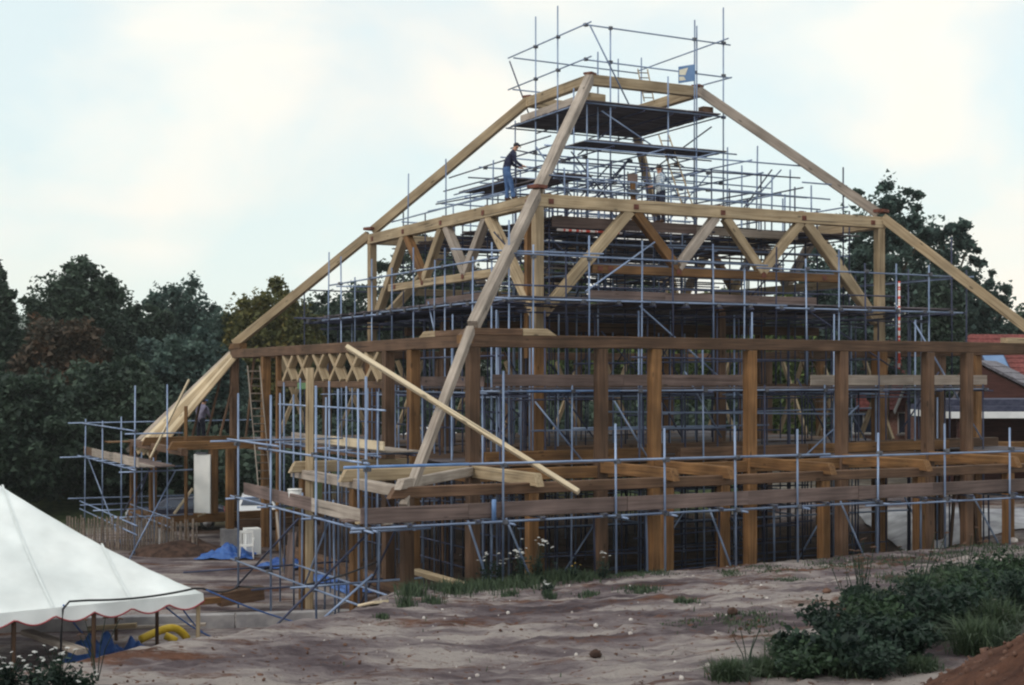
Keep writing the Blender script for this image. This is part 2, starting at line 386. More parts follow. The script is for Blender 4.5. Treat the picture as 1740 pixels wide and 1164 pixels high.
def tube(parent, name, p0, p1, m='tube_steel', r=.025):
    M, Ln = frame(p0, p1)
    key = (round(Ln, 1), m, r)
    if key not in _TUBES:
        V = []; Fc = []; n = 8
        for x in (0, key[0]):
            for j in range(n):
                t = 2*math.pi*j/n; V.append((x, r*math.cos(t), r*math.sin(t)))
        for j in range(n): Fc.append((j, (j+1) % n, n+(j+1) % n, n+j)[::-1])
        Fc.append(tuple(range(n))); Fc.append(tuple(range(2*n-1, n-1, -1)))
        me = bpy.data.meshes.new(name); me.from_pydata(V, [], Fc); me.update()
        for p in me.polygons[:n]: p.use_smooth = True
        me.materials.append(mat(m)); _TUBES[key] = me
    o = bpy.data.objects.new(name, _TUBES[key]); COL.objects.link(o); o.parent = parent
    M = M @ Matrix.Diagonal((Ln/max(key[0], .05), 1, 1, 1)); o.matrix_basis = M
    return o
def pipe(name, pts, r, m, parent=None, n=7, closed_ends=True, radii=None):
    """smooth tube through points"""
    P = [Vector(p) for p in pts]; V = []; Fc = []
    up = Vector((0, 0, 1))
    for i, p in enumerate(P):
        d = (P[min(i+1, len(P)-1)]-P[max(i-1, 0)]).normalized()
        s = d.cross(up); s = s.normalized() if s.length > .05 else Vector((1, 0, 0))
        t = s.cross(d); rr = radii[i] if radii else r
        for j in range(n):
            q = 2*math.pi*j/n; V.append(tuple(p+(s*math.cos(q)+t*math.sin(q))*rr))
    for i in range(len(P)-1):
        for j in range(n): Fc.append((i*n+j, i*n+(j+1) % n, i*n+n+(j+1) % n, i*n+n+j))
    Fc.append(tuple(range(n-1, -1, -1))); Fc.append(tuple((len(P)-1)*n+j for j in range(n)))
    return mesh_obj(name, V, Fc, m, parent, smooth=True)
def box(name, c, s, m, parent=None, rz=0, ch=.01):
    M = Matrix.Translation(Vector(c)) @ Matrix.Rotation(rz, 4, 'Z')
    o = beam(parent, name, (-s[0]/2, 0, 0), (s[0]/2, 0, 0), s[1], s[2], m, ch=min(ch, s[1]*.2, s[2]*.2), jit=0)
    o.matrix_basis = M @ o.matrix_basis
    return o
_CP = None
def coupler(parent, p):
    global _CP
    o = box('coupler', (0, 0, 0), (.12, .12, .10), 'coupler_steel', parent) if _CP is None else bpy.data.objects.new('coupler', _CP)
    if _CP is None: _CP = o.data
    else: COL.objects.link(o); o.parent = parent
    o.matrix_basis = Matrix.Translation(Vector(p)) @ Matrix.Rotation(random.uniform(-.5, .5), 4, 'Z') @ Matrix.Translation((-.05, 0, 0))
    return o
_BD = {}
def board(parent, name, p0, ang, length, m='board_grey', w=.225, t=.038, edge=False):
    """scaffold board of a standard length sharing mesh data"""
    key = (round(length, 1), m, w, edge)
    if key not in _BD:
        o = beam(None, name, (0, 0, 0), (key[0], 0, 0), t if edge else w, w if edge else t, m, ch=.006, jit=.003)
        _BD[key] = o.data
    else:
        o = bpy.data.objects.new(name, _BD[key]); COL.objects.link(o)
    o.parent = parent
    o.matrix_basis = Matrix.Translation(Vector(p0)) @ Matrix.Rotation(ang, 4, 'Z')
    return o

# ================================================================== ground
def build_ground():
    xs = np.concatenate([np.linspace(-400, -60, 18), np.linspace(-56, -15, 30), np.arange(-14, 18, .125), np.linspace(18.5, 60, 40), np.linspace(66, 400, 18)])
    ys = np.concatenate([np.linspace(-60, 2, 24), np.arange(3, 6, .5), np.arange(6, 38, .125), np.arange(38.4, 72, .45), np.linspace(75, 560, 36)])
    X, Y = np.meshgrid(xs, ys)
    Z = terrain(X, Y)
    Z = Z+np.clip((Y-95)/400, 0, 2)**1.5*6
    V = np.stack([X.ravel(), Y.ravel(), Z.ravel()], 1)
    nx, ny = len(xs), len(ys)
    i = (np.arange(ny-1)[:, None]*nx+np.arange(nx-1)[None, :]).ravel()
    Q = np.stack([i, i+1, i+nx+1, i+nx], 1)
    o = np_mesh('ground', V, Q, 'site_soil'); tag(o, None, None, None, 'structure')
    for p in o.data.polygons: p.use_smooth = True
    a, b = (X-CX)*UX+(Y-CY)*UY, (X-CX)*WX+(Y-CY)*WY
    red = .9*np.exp(-(((X-3.9)/1.7)**2+((Y-8.7)/2.2)**2))*1.3
    red = np.maximum(red, .75*sstep(1-np.abs(b+14.4)/1.3)*sstep((a+4)/5)*(.45+1.2*(fbm(a*.8, b*1.5, 3)+.25)))
    red = np.maximum(red, .55*sstep((9.5-Y)/3)*sstep((X-.5)/2))
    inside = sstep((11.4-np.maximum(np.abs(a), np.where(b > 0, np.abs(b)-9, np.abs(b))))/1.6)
    dark = .95*inside  # shade under and behind the hall painted into the soil colour
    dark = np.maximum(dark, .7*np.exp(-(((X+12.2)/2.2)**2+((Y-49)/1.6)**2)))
    grass = sstep((Y-60)/4)*np.where(X > 12, 0.45, 1.0)
    grass = np.maximum(grass, sstep((-16-X)/3)*sstep((Y-46)/3))
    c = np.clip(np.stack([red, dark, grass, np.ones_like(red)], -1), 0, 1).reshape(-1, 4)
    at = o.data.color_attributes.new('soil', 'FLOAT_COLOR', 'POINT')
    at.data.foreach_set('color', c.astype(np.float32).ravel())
build_ground()

# far hills
def hill(name, x0, x1, Y, top, seed, m):
    n = 120; rows = 14; V = []; Fc = []
    for j in range(rows):
        t = j/(rows-1)
        for i in range(n):
            x = x0+(x1-x0)*i/(n-1)
            prof = (.62+.38*math.sin(i/n*math.pi*1.0+.3)+.25*float(fbm(i*.06+seed, seed*1.7, 4)))*top
            V.append((x+float(vnoise(i*.9, j*.9+seed))*9, Y+t*230, prof*math.sin(t*math.pi*.5)+float(vnoise(i*1.7+seed, j*1.9))*5*t-2*(1-t)))
    for j in range(rows-1):
        for i in range(n-1):
            k = j*n+i; Fc.append((k, k+1, k+n+1, k+n))
    o = mesh_obj(name, V, Fc, m, smooth=True); tag(o, None, kind='structure'); return o
leaf_mat('hill_wood', (.03, .05, .04), (.08, .11, .08), nscale=.06, trans=0)
hill('hills', -390, 390, 300, 27, 2.3, 'hill_wood')

# concrete kerb edging the yard on the left
k0, k1, k2 = (-16.5, 32.2), (-6.6, 33.6), (-2.6, 34.4)
kt = thing('concrete_kerb', 'long low concrete kerb edging the sandy yard behind the white marquee', 'kerb', (*k1, 0))
for p, q in ((k0, (-11.6, 32.88)), ((-11.56, 32.886), k1), ((k1[0]+.03, k1[1]+.008), k2)):
    beam(kt, 'kerb_length', (p[0]-k1[0], p[1]-k1[1], .1), (q[0]-k1[0], q[1]-k1[1], .1), .3, .42, 'concrete', jit=.004)

# ================================================================== houses to the right
def window(parent, c, w, h, nrm='y', m='glass_dark', fr='paint_white'):
    """frame proud of the wall with a pane inside; faces -y"""
    x, y, z = c
    f = box('window', (x, y, z), (w, .06, h), m, parent, ch=.004)
    for dx in (-w/2, w/2, 0): box('frame', (x+dx, y-.05, z), (.07, .05, h+.07), fr, parent, ch=.004)
    for dz in (-h/2, h/2): box('frame', (x, y-.052, z+dz), (w+.07, .046, .07), fr, parent, ch=.004)
    box('sill', (x, y-.1, z-h/2-.09), (w+.25, .18, .07), 'concrete', parent, ch=.004)
def slab(name, pts, th, m, parent):
    """thick sheet from a planar quad"""
    P = [Vector(p) for p in pts]; n = (P[1]-P[0]).cross(P[3]-P[0]).normalized()*th
    V = [tuple(p) for p in P]+[tuple(p+n) for p in P]
    return mesh_obj(name, V, [(3, 2, 1, 0), (4, 5, 6, 7), (0, 1, 5, 4), (1, 2, 6, 5), (2, 3, 7, 6), (3, 0, 4, 7)], m, parent)
def tiled(name, eave0, eave1, ridge1, ridge0, m, parent, rows=16):
    """roof slope of overlapping courses"""
    r = slab(name, (eave0, eave1, ridge1, ridge0), .06, m, parent)
    e0, e1, r1, r0 = map(Vector, (eave0, eave1, ridge1, ridge0))
    n = (e1-e0).cross(r0-e0).normalized()
    for i in range(rows):
        t0, t1 = i/rows, (i+1.02)/rows
        A = e0.lerp(r0, t0)+n*.10; B = e1.lerp(r1, t0)+n*.10; C = e1.lerp(r1, t1)+n*.068; D = e0.lerp(r0, t1)+n*.068
        slab('tile_course', (A, B, C, D), .025, m, r)
    return r

# long house far behind the trees
hA = thing('brick_house', 'long brick house with a red tiled roof, half hidden behind the tree on the right', 'house', (23.4, 86, 0), R(-4))
def walls(parent, w, d, h, m): return box('wall', (0, 0, h/2), (w, d, h), m, parent)
walls(hA, 8.2, 7, 4.2, 'brick_pink')
tiled('roof', (-4.5, -4, 4.0), (4.5, -4, 4.0), (4.0, 0, 8.2), (-4.0, 0, 8.2), 'tile_red', hA)
tiled('roof', (4.5, 4, 4.0), (-4.5, 4, 4.0), (-4.0, 0, 8.2), (4.0, 0, 8.2), 'tile_red', hA, 6)
for x in (-2.6, 0, 2.6): window(hA, (x, -3.54, 3.3), 1.2, 1.2)
box('chimney', (2.5, 0, 8.6), (.9, .7, 1.9), 'brick_pink', hA)

# gabled house with roof light at the right edge
hB = thing('gabled_house', 'pink brick gabled house with a blue roof light at the right edge', 'house', (28.6, 76.5, 0), R(6))
def gable_house(parent, w, d, he, hr, m):
    V = [(-w/2, -d/2, 0), (w/2, -d/2, 0), (w/2, d/2, 0), (-w/2, d/2, 0), (-w/2, -d/2, he), (w/2, -d/2, he), (w/2, d/2, he), (-w/2, d/2, he), (-w/2, 0, hr), (w/2, 0, hr)]
    return mesh_obj('wall', V, [(0, 1, 5, 4), (1, 2, 6, 9, 5), (2, 3, 7, 6), (3, 0, 4, 8, 7)], m, parent)
gable_house(hB, 12, 8, 4.4, 8.1, 'brick_pink')
rf = tiled('roof', (-6.3, -4.4, 4.05), (6.3, -4.4, 4.05), (6.3, 0, 8.2), (-6.3, 0, 8.2), 'tile_red', hB)
tiled('roof', (6.3, 4.4, 4.05), (-6.3, 4.4, 4.05), (-6.3, 0, 8.2), (6.3, 0, 8.2), 'tile_red', hB, 6)
beam(hB, 'barge_board', (-6.42, -4.5, 3.98), (-6.42, 0, 8.22), .06, .26, 'paint_white')
beam(hB, 'barge_board', (-6.42, 4.5, 3.98), (-6.42, 0, 8.22), .06, .26, 'paint_white')
for x0, w in ((-3.9, 1.3), (-5.9, .4)):
    n = Vector((0, -4.15, 4.4)).normalized()
    P = [Vector((x0+dx, -4.4+4.4*t, 4.05+4.15*t))+n*.14 for dx, t in ((-.1, .50), (w-.1, .50), (w-.1, .74), (-.1, .74))]
    rl = slab('roof_light', P, .07, 'felt_navy', hB)
    Q = [p+n*.075 for p in P]; c = sum(Q, Vector())/4
    slab('pane', [c+(q-c)*.88 for q in Q], .012, 'glass_blue', rl)
window(hB, (-3.2, -4.04, 2.9), 1.2, 1.3); window(hB, (1.5, -4.04, 2.9), 1.4, 1.3)
# projecting brick gable of the same house
wing = mesh_obj('gable_wall', [(-7.6, -6.2, 0), (-4.6, -6.2, 0), (-4.6, -4.06, 0), (-7.6, -4.06, 0), (-7.6, -6.2, 7.0), (-4.6, -6.2, 4.3), (-4.6, -4.06, 4.3), (-7.6, -4.06, 7.0)],
                [(0, 1, 5, 4), (1, 2, 6, 5), (3, 0, 4, 7), (4, 5, 6, 7)], 'brick_pink', hB)
beam(hB, 'barge_board', (-7.7, -6.3, 7.14), (-4.4, -6.3, 4.17), .08, .22, 'pine_pale')
window(hB, (-6.9, -6.23, 3.4), 1.0, 1.6, m='glass_dark', fr='brick_pink')

# dark timber barn in front of it
hC = thing('dark_barn', 'dark stained timber barn with a grey shingle roof beside the pink gable', 'barn', (23.6, 66.5, 0), R(-28))
wv = [(-3.2, -2.4, 0), (3.2, -2.4, 0), (3.2, 2.4, 0), (-3.2, 2.4, 0), (-2.5, -2.4, 4.2), (3.2, -2.4, 4.2), (3.2, 2.4, 4.2), (-2.5, 2.4, 4.2), (-1.1, -2.4, 6.5), (-1.1, 2.4, 6.5)]
mesh_obj('wall', wv, [(0, 1, 5, 8, 4), (1, 2, 6, 5), (2, 3, 7, 9, 6), (3, 0, 4, 7), (4, 8, 9, 7), (5, 6, 9, 8)], 'clad_dark', hC)
tiled('roof', (3.7, -2.6, 4.0), (3.7, 2.6, 4.0), (-1.2, 2.6, 6.66), (-1.2, -2.6, 6.66), 'tile_grey', hC, 9)
tiled('roof', (-2.75, 2.6, 4.05), (-2.75, -2.6, 4.05), (-1.2, -2.6, 6.66), (-1.2, 2.6, 6.66), 'tile_grey', hC, 5)

# flat-roofed open shed with a white fascia
hD = thing('flat_roof_shed', 'low open shed with dark flat roof and broad white fascia at the right edge', 'shed', (22.6, 60.5, 0), R(3))
box('roof', (0, 0, 4.62), (9.5, 5, .3), 'felt_navy', hD)
box('roof_upstand', (0, .3, 4.9), (9.2, 4.2, .26), 'felt_navy', hD)
box('fascia', (0, -2.55, 4.40), (9.6, .08, .27), 'paint_white', hD)
box('fascia', (-4.86, .03, 4.40), (.08, 5.0, .27), 'paint_white', hD)
box('wall', (0, 2.3, 2.2), (9.2, .2, 4.4), 'clad_dark', hD)
box('wall', (4.4, 0, 2.2), (.2, 4.3, 4.4), 'clad_dark', hD)
for x in (-4.3, -1.2, 2.0): box('pillar', (x, -2.2, 2.08), (.62 if x == -1.2 else .22, .22, 4.16), 'concrete' if x == -1.2 else 'clad_dark', hD)

# ================================================================== timber frame
TF = hall_thing('timber_hall', 'huge unfinished oak-framed hall with stepped pyramid roof frame, filling the middle', 'building')
RT, RM, RP, RE = 2.1, 6.3, 10.25, 13.31          # half widths of the four rings
ZT, ZM, ZP, ZE = 15.72, 11.12, 6.98, 3.55        # tops of their plates
SP = [0, 3.66, 5.30, 8.40, 11.6, 14.85, 16.4, 19.5]
def gz(a, b): return tz(*wld(a, b))
def vpost(a, b, ztop, w, m, z0=None, name='post', d=None):
    z0 = gz(a, b)-.15 if z0 is None else z0
    return beam(TF, name, (a, b, z0), (a, b, ztop), d or w, w, m, ch=.018)
def ring(r, ztop, w, h, m, ext=.2, mm=None, name='wall_plate'):
    z = ztop-h/2
    beam(TF, name, (-r-ext, -r, z), (r+ext, -r, z), w, h, m)
    beam(TF, name, (-r-ext, r, z), (r+ext, r, z), w, h, mm or m)
    for s in (-1, 1): beam(TF, name, (s*r, -r+w/2+.003, z-.004), (s*r, r-w/2-.003, z-.004), w, h, m if s < 0 else (mm or m))
# top ring
ring(RT, ZT, .24, .34, 'oak_tan', .14)
# middle ring with its trusses
ring(RM, ZM, .30, .36, 'oak_tan', .16)
def peg(a, b, z, face):
    s = .16
    if face == 'R': box('peg', (a, b-.004, z), (s, .02, s*.9), 'peg_red', TF, ch=.003)
    else: box('peg', (a-.004, b, z), (.02, s, s*.9), 'peg_red', TF, ch=.003)
for f in range(4):
    def P(s, z, off=0):
        t = s-RM
        return ((t, -RM+off, z), (-RM+off, t, z), (t, RM-off, z), (RM-off, t, z))[f]
    def wd(s0, z0, s1, z1, m, w=.24, h=.27): return beam(TF, 'strut', P(s0, z0), P(s1, z1), w, h, m)
    Lm = 2*RM; zt = ZM-.37
    wd(3.05, zt+.05, .16, 7.75, 'oak_tan', .26, .30); wd(Lm-3.05, zt+.05, Lm-.16, 7.75, 'oak_tan', .26, .30)
    zc = 9.1
    ms = ('oak_tan', 'oak_orange') if f == 0 else ('oak_orange', 'oak_grey')
    wd(3.25, zt+.03, 4.72, zc+.1, ms[1]); wd(4.74, zc+.1, 6.12, zt+.03, 'oak_grey')
    wd(6.48, zt+.03, 7.86, zc+.1, 'oak_tan'); wd(7.88, zc+.1, 9.35, zt+.03, ms[0])
    beam(TF, 'tie_rail', P(1.75, zc-.03), P(Lm-1.75, zc-.03), .2, .25, 'oak_tan' if f else 'oak_orange')
    if f < 2:
        o = -RM-.16
        for s in (.35, 3.2, 6.3, 9.4, 12.2): peg(*((s-RM, o) if f == 0 else (o, s-RM)), ZM-.2, 'R' if f == 0 else 'L')
        o = -RM-.112
        for s in (4.73, 7.87, 2.35, Lm-2.35, 2.0): peg(*((s-RM, o) if f == 0 else (o, s-RM)), zc-.02, 'R' if f == 0 else 'L')
        for s in (.35, 3.2, 6.3, 9.4): box('peg', ((s-RM, -RM, ZM+.01) if f == 0 else (-RM, s-RM, ZM+.01)), (.14, .14, .05), 'peg_red', TF, ch=.004)
for sa in (-1, 1):
    for sb in (-1, 1):
        near = (sa, sb) == (-1, -1)
        vpost(sa*RM, sb*RM, ZM-.365, .27, 'oak_tan', z0=ZP-.2, name='upper_post')
        vpost(sa*RM, sb*RM, ZP-.2, .38, 'oak_orange', z0=-.1)
vpost(-RM-.02, -RM+.52, ZM-.37, .2, 'oak_orange', z0=ZP-.5, name='upper_post')
# main ring
ring(RP, ZP, .28, .31, 'oak_brown', .12)
for b in (-RP, RP):
    for i, s in enumerate(SP):
        m = ('oak_brown', 'oak_brown', 'oak_orange', 'oak_orange', 'oak_brown', 'oak_brown', 'oak_brown', 'oak_orange')[i]
        if b > 0: m = 'oak_brown'
        vpost(-RP+s, b, ZP-.315, .29, m)
for a in (-RP, RP):
    for i, s in enumerate((3.66, 5.42, 15.2, 16.65) if a < 0 else (3.66, 5.3, 8.4, 11.6, 14.9, 16.55)):
        vpost(a, -RP+s, ZP-.315, .29 if a > 0 or i != 2 else .17, ('oak_orange', 'oak_brown', 'oak_orange', 'oak_orange', 'oak_brown', 'oak_brown')[i])
# chamfered bearer pieces lying on the main plate around the near corner
beam(TF, 'bearer', (-RP-.35, -RP-.02, ZP+.07), (-RP+1.3, -RP-.02, ZP+.07), .27, .17, 'oak_brown', cut0=.18)
beam(TF, 'bearer', (-RP+1.32, -RP-.02, ZP+.075), (-RP+2.3, -RP-.02, ZP+.075), .28, .18, 'oak_tan', cut1=.3)
beam(TF, 'bearer', (-RP-.02, -RP+.16, ZP+.06), (-RP-.02, -RP+1.9, ZP+.06), .27, .15, 'oak_brown')
beam(TF, 'bearer', (-RP-.02, -RP+1.92, ZP+.065), (-RP-.02, -RP+2.95, ZP+.065), .28, .16, 'oak_tan', cut1=.32)
box('plate_end', (-RP-.24, -RP-.06, ZP-.12), (.3, .3, .2), 'oak_orange', TF)
beam(TF, 'bearer', (RP-2.6, -RP-.02, ZP+.07), (RP-.4, -RP-.02, ZP+.07), .27, .17, 'oak_tan', cut1=.18)
beam(TF, 'bearer', (-RP-.02, RP-1.2, ZP+.11), (-RP-.02, RP+.25, ZP+.11), .27, .22, 'oak_orange', cut1=.2)
# girts between the posts at gallery height and the eave ties
for b in (-RP, RP): beam(TF, 'girt', (-RP, b+.02, 3.50), (RP, b+.02, 3.50), .2, .30, 'oak_orange')
beam(TF, 'girt', (RP-.02, -RP, 3.49), (RP-.02, RP, 3.49), .2, .30, 'oak_brown')
beam(TF, 'girt', (-RP+.02, -RP+.15, 3.49), (-RP+.02, -4.9, 3.49), .2, .30, 'oak_orange')
beam(TF, 'girt', (-RP+.02, 4.9, 3.49), (-RP+.02, RP-.15, 3.49), .2, .30, 'oak_brown')
ties_r = SP[:7]
for i, s in enumerate(ties_r):
    a = -RP+s
    beam(TF, 'tie_beam', (a, -RP+.1, 3.62), (a, -RE-.42, 3.62), .2, .29, ('oak_tan', 'oak_orange', 'oak_orange', 'oak_orange', 'oak_orange', 'oak_orange', 'oak_orange')[i], cut1=.16)
    vpost(a, -RE, ZE-.245, .25, ('oak_orange', 'oak_orange', 'oak_orange', 'oak_orange', 'oak_orange', 'oak_orange', 'oak_brown')[i])
for i, s in enumerate((0, 3.66, 16.5, 20.4)):
    b = -RP+s
    beam(TF, 'tie_beam', (-RP+.1, b, 3.615), (-RE-.42, b, 3.615), .2, .29, 'oak_tan' if i < 2 else 'oak_orange', cut1=.16)
    z0 = None if i < 2 else .95
    if i != 2: vpost(-RE, b, ZE-.245, .25, 'oak_orange', z0=z0)
beam(TF, 'tie_beam', (-RP+.1, -RP+.05, 3.63), (-RE-.35, -RE-.3, 3.63), .17, .22, 'oak_grey', cut1=.2)
vpost(-RE, -RE, ZE-.245, .25, 'oak_brown')
# eave plates
beam(TF, 'eave_plate', (-RE-.45, -RE, ZE-.12), (7.2, -RE, ZE-.12), .22, .24, 'oak_brown', cut0=.15)
beam(TF, 'eave_plate', (-RE, -RE+.115, ZE-.124), (-RE, -5.8, ZE-.124), .22, .24, 'oak_grey')
beam(TF, 'eave_plate', (-RE, 5.6, ZE-.124), (-RE, RE+.4, ZE-.124), .22, .24, 'oak_brown')
beam(TF, 'eave_plate', (-RE+.115, RE, ZE-.12), (-4, RE, ZE-.12), .22, .24, 'oak_brown')
vpost(-RE, RE, ZE-.245, .25, 'oak_orange', z0=.95); vpost(-RP, RE, ZE-.245, .25, 'oak_brown', z0=.95)
# extra porch posts on a raised sole plate
vpost(-11.3, 7.2, 3.45, .26, 'oak_orange', z0=.62); vpost(-11.15, 9.75, 3.45, .24, 'oak_orange', z0=.93)
beam(TF, 'sole_plate', (-RE, 7.2, .78), (-RE, RE+.3, .78), .26, .33, 'oak_orange')
beam(TF, 'sole_plate', (-RE+.14, 9.9, .78), (-7, 9.9, .78), .26, .33, 'oak_orange')
beam(TF, 'sole_plate', (-11.0, 7.2, .76), (-8, 7.2, .76), .26, .33, 'oak_brown')
for b in (8.2, 11.2, 13.2): box('pad_block', (-RE, b, .3), (.5, .5, .62), 'concrete', TF)
box('pad_block', (-11.3, 7.2, .28), (.55, .55, .66), 'concrete', TF)
beam(TF, 'sole_plate', (-RP, -RP+.3, .16), (-RP, 4, .16), .3, .3, 'oak_brown')
# lattice frieze of crossed planks over the left-hand opening
b0, b1 = -4.66, 4.86
beam(TF, 'lattice_rail', (-RP, b0, 5.72), (-RP, b1, 5.72), .16, .2, 'oak_brown')
for i in range(6):
    c0 = b0+.35+(b1-b0-.5)*i/6; c1 = c0+1.02
    for s, (p, q) in enumerate(((c0, c1), (c1, c0))):
        x = 0
        beam(TF, 'lattice_brace', (-RP+.02+.004*s, p, 5.83), (-RP+.02+.004*s, q, 6.66), .26, .13, 'oak_tan', up=(0, 0, 1))
# hips
def hip(sa, sb, r0, z0, r1, z1, w, h, m, cut=0):
    up = Vector((sa, sb, 1.35)).normalized()
    beam(TF, 'hip_rafter', (sa*r0, sb*r0, z0), (sa*r1, sb*r1, z1), w, h, m, up=up)
for sa in (-1, 1):
    for sb in (-1, 1):
        lit = sa < 0
        hip(sa, sb, RT+.02, ZT-.12, RM-.02, ZM+.12, .26, .31, 'oak_grey' if sb < 0 else 'oak_tan')
        if (sa, sb) == (1, -1): beam(TF, 'hip_rafter', (RM+.08, -RM-.08, ZM-.02), (9.2, -RP+.04, ZP+.2), .26, .31, 'oak_tan', up=Vector((.8, -1, 1.35)))
        else: hip(sa, sb, RM+.08, ZM-.02, RP-.02, ZP+.20, .26, .31, 'oak_grey' if (sa, sb) == (-1, -1) else 'oak_tan')
        box('hip_peg', (sa*(RM+.02), sb*(RM+.02), ZM+.2), (.42, .42, .10), 'peg_red', TF, rz=R(20))
        box('hip_peg', (sa*RT, sb*RT, ZT+.03), (.32, .32, .07), 'peg_red', TF, rz=R(30))
hip(-1, -1, RP+.1, ZP+.12, RE+.13, 3.12, .19, .23, 'oak_grey')
beam(TF, 'hip_rafter', (9.35, -RP-.1, ZP+.12), (12.4, -RE-.1, 3.12), .24, .27, 'oak_tan', up=Vector((1, -1, 1.35)))
# plank rafters already laid at the left-hand hip
def to_hall(p): a_, b_ = loc(p[0], p[1]); return (a_, b_, p[2])
for i in range(6):
    t = i/5
    q0 = Vector(pt(391+11*t, 600+5*t, 53.1-.5*t)); q1 = Vector(pt(216+44*t, 766+9*t, 54.6-1.9*t))
    n_ = Vector((-.15, -.75, .62)); n_ = Vector((n_.x*UX+n_.y*UY, n_.x*WX+n_.y*WY, n_.z))
    beam(TF, 'rafter', to_hall(q0), to_hall(q1), .215, .06, ('oak_tan', 'pine_pale', 'oak_tan')[i % 3] if i else 'oak_grey', up=n_, jit=.008)
# joists and floor sheets of the gallery floor
for i in range(12):
    a = -RP+.9+i*1.7
    if a < RP-.3: beam(TF, 'floor_joist', (a, -RP+.13, 3.55), (a, RP-.13, 3.55), .12, .24, 'oak_brown')
for i in range(8):
    for j in range(16):
        if random.random() < .07: continue
        a = -RP+.45+i*2.46; b = -RP+.35+j*1.235
        if a < -7.5 and -4.7 < b < 4.7: continue
        if min(abs(abs(a+1.2)-RM), 9) < .1: continue
        box('floor_sheet', (a+1.2, b+.6, 3.69+random.uniform(0, .012)), (2.44, 1.22, .022), 'oak_brown' if random.random() < .6 else 'board_under', TF, ch=.002)
for a0, b0_, zz, ln, mm in ((-9.3, -8.9, 3.86, 5, 'oak_orange'), (-3.5, -9.2, 3.86, 4.5, 'oak_brown'), (1.2, -9.1, 3.86, 5.4, 'oak_orange'), (3.2, -8.6, 3.88, 6, 'oak_brown'), (-6.8, -7.7, 3.9, 7, 'oak_brown')):
    beam(TF, 'stacked_beam', (a0, b0_, zz), (a0+ln, b0_+.15, zz), .26, .28, mm)
# inner frame seen through the open walls
for a, b in ((0, -RM), (0, RM), (-RM, 0), (RM, 0)): vpost(a, b, 8.0, .26, 'oak_brown', z0=-.1)
for b in (-3.2, 3.2): beam(TF, 'inner_beam', (-RM, b, 7.5), (RM, b, 7.5), .22, .28, 'oak_brown')
for s in (-1, 1):
    beam(TF, 'inner_plate', (-RM+.2, s*RM, 5.6), (RM-.2, s*RM, 5.6), .2, .26, 'oak_orange' if s > 0 else 'oak_brown')
for i in range(5):
    b = -2.5+i*2.4
    for q in (0, 1): beam(TF, 'rear_brace', (RP-.1+.18*q, b+(.0 if q else 1.5), 3.7), (RP-.1+.18*q, b+(1.5 if q else 0), 6.6), .12, .16, 'oak_tan')
for i in range(7):
    a = -8.5+i*2.4
    for q in (0, 1): beam(TF, 'rear_brace', (a+(0 if q else 1.2), RP-.1+.17*q, 3.7), (a+(1.2 if q else 0), RP-.1+.17*q, 6.6), .12, .16, 'oak_tan')

# ================================================================== scaffolds
def jt(v=.02): return random.uniform(-v, v)
def std(T, a, b, z1, z0=None, m='tube_steel', lean=.03, r=.025):
    z0 = gz(a, b)-.05 if z0 is None else z0
    return tube(T, 'standard', (a+jt(lean), b+jt(lean), z0), (a+jt(lean), b+jt(lean), z1), m, r)
def led(T, p, q, m='tube_steel', name='ledger', r=.025): return tube(T, name, p, q, m, r)

# ---- eave scaffold: along the bank and round the near corner
ES = hall_thing('eave_scaffold', 'tube scaffold with long toe boards along the bank and around the near eave corner', 'scaffold')
RS = 14.87
tops_r = {855: 6.06, 1047: 4.9, 1130: 4.78, 1250: 4.8, 1355: 4.7, 1492: 4.57, 1606: 4.76, 1716: 4.62, 1830: 4.9}
S_r = []
for x, zt in tops_r.items():
    a = a_at(x, -RS); S_r.append(a); std(ES, a, -RS, zt, lean=.015)
std(ES, -RS, -RS, 5.94, lean=.01, r=.028)
S_l = []
for x, zt in {537: 5.74, 460: 5.5, 405: 5.52}.items():
    b = b_at(x, -RS); S_l.append(b); std(ES, -RS, b, zt, lean=.015, r=.027)
aend, bend = 7.5, b_at(396, -RS)
led(ES, (-RS-.35, -RS-.06, 2.88), (-1.5, -RS-.06, 2.87), r=.027); led(ES, (-1.9, -RS-.06, 2.80), (aend, -RS-.06, 2.80))
led(ES, (-RS-.5, -RS-.06, 4.12), (-3, -RS-.06, 4.08), r=.027); led(ES, (-3.3, -RS-.06, 4.02), (aend, -RS-.06, 4.0))
tube(ES, 'sleeve', (-RS-.5, -RS-.06, 4.12), (-12.6, -RS-.06, 4.113), 'tube_blue', .0315)
led(ES, (-RS-.06, -RS-.5, 2.84), (-RS-.06, bend, 2.84)); led(ES, (-RS-.06, -RS-.3, 4.2), (-RS-.06, -7.9, 4.19)); led(ES, (-RS-.06, -9.4, 4.30), (-RS-.06, bend+.3, 4.31))
led(ES, (-RS-.06, -RS, 1.30), (-RS-.06, bend, 1.2)); led(ES, (-RS-.5, -11.6, 1.28), (-12.2, -11.6, 1.3))
led(ES, (-13.7, -RS+.4, 1.22), (-13.7, -7, 1.16)); led(ES, (-RS-1.3, bend+.02, .92), (-11.2, bend+.02, .95), 'tube_dark'); led(ES, (-RS-.5, -8.7, .85), (-12, -8.7, .9), 'tube_dark')
led(ES, (-RS-.6, bend, 4.27), (-11.8, bend, 4.28)); led(ES, (-13.8, -RS, 2.8), (-13.8, bend, 2.8))
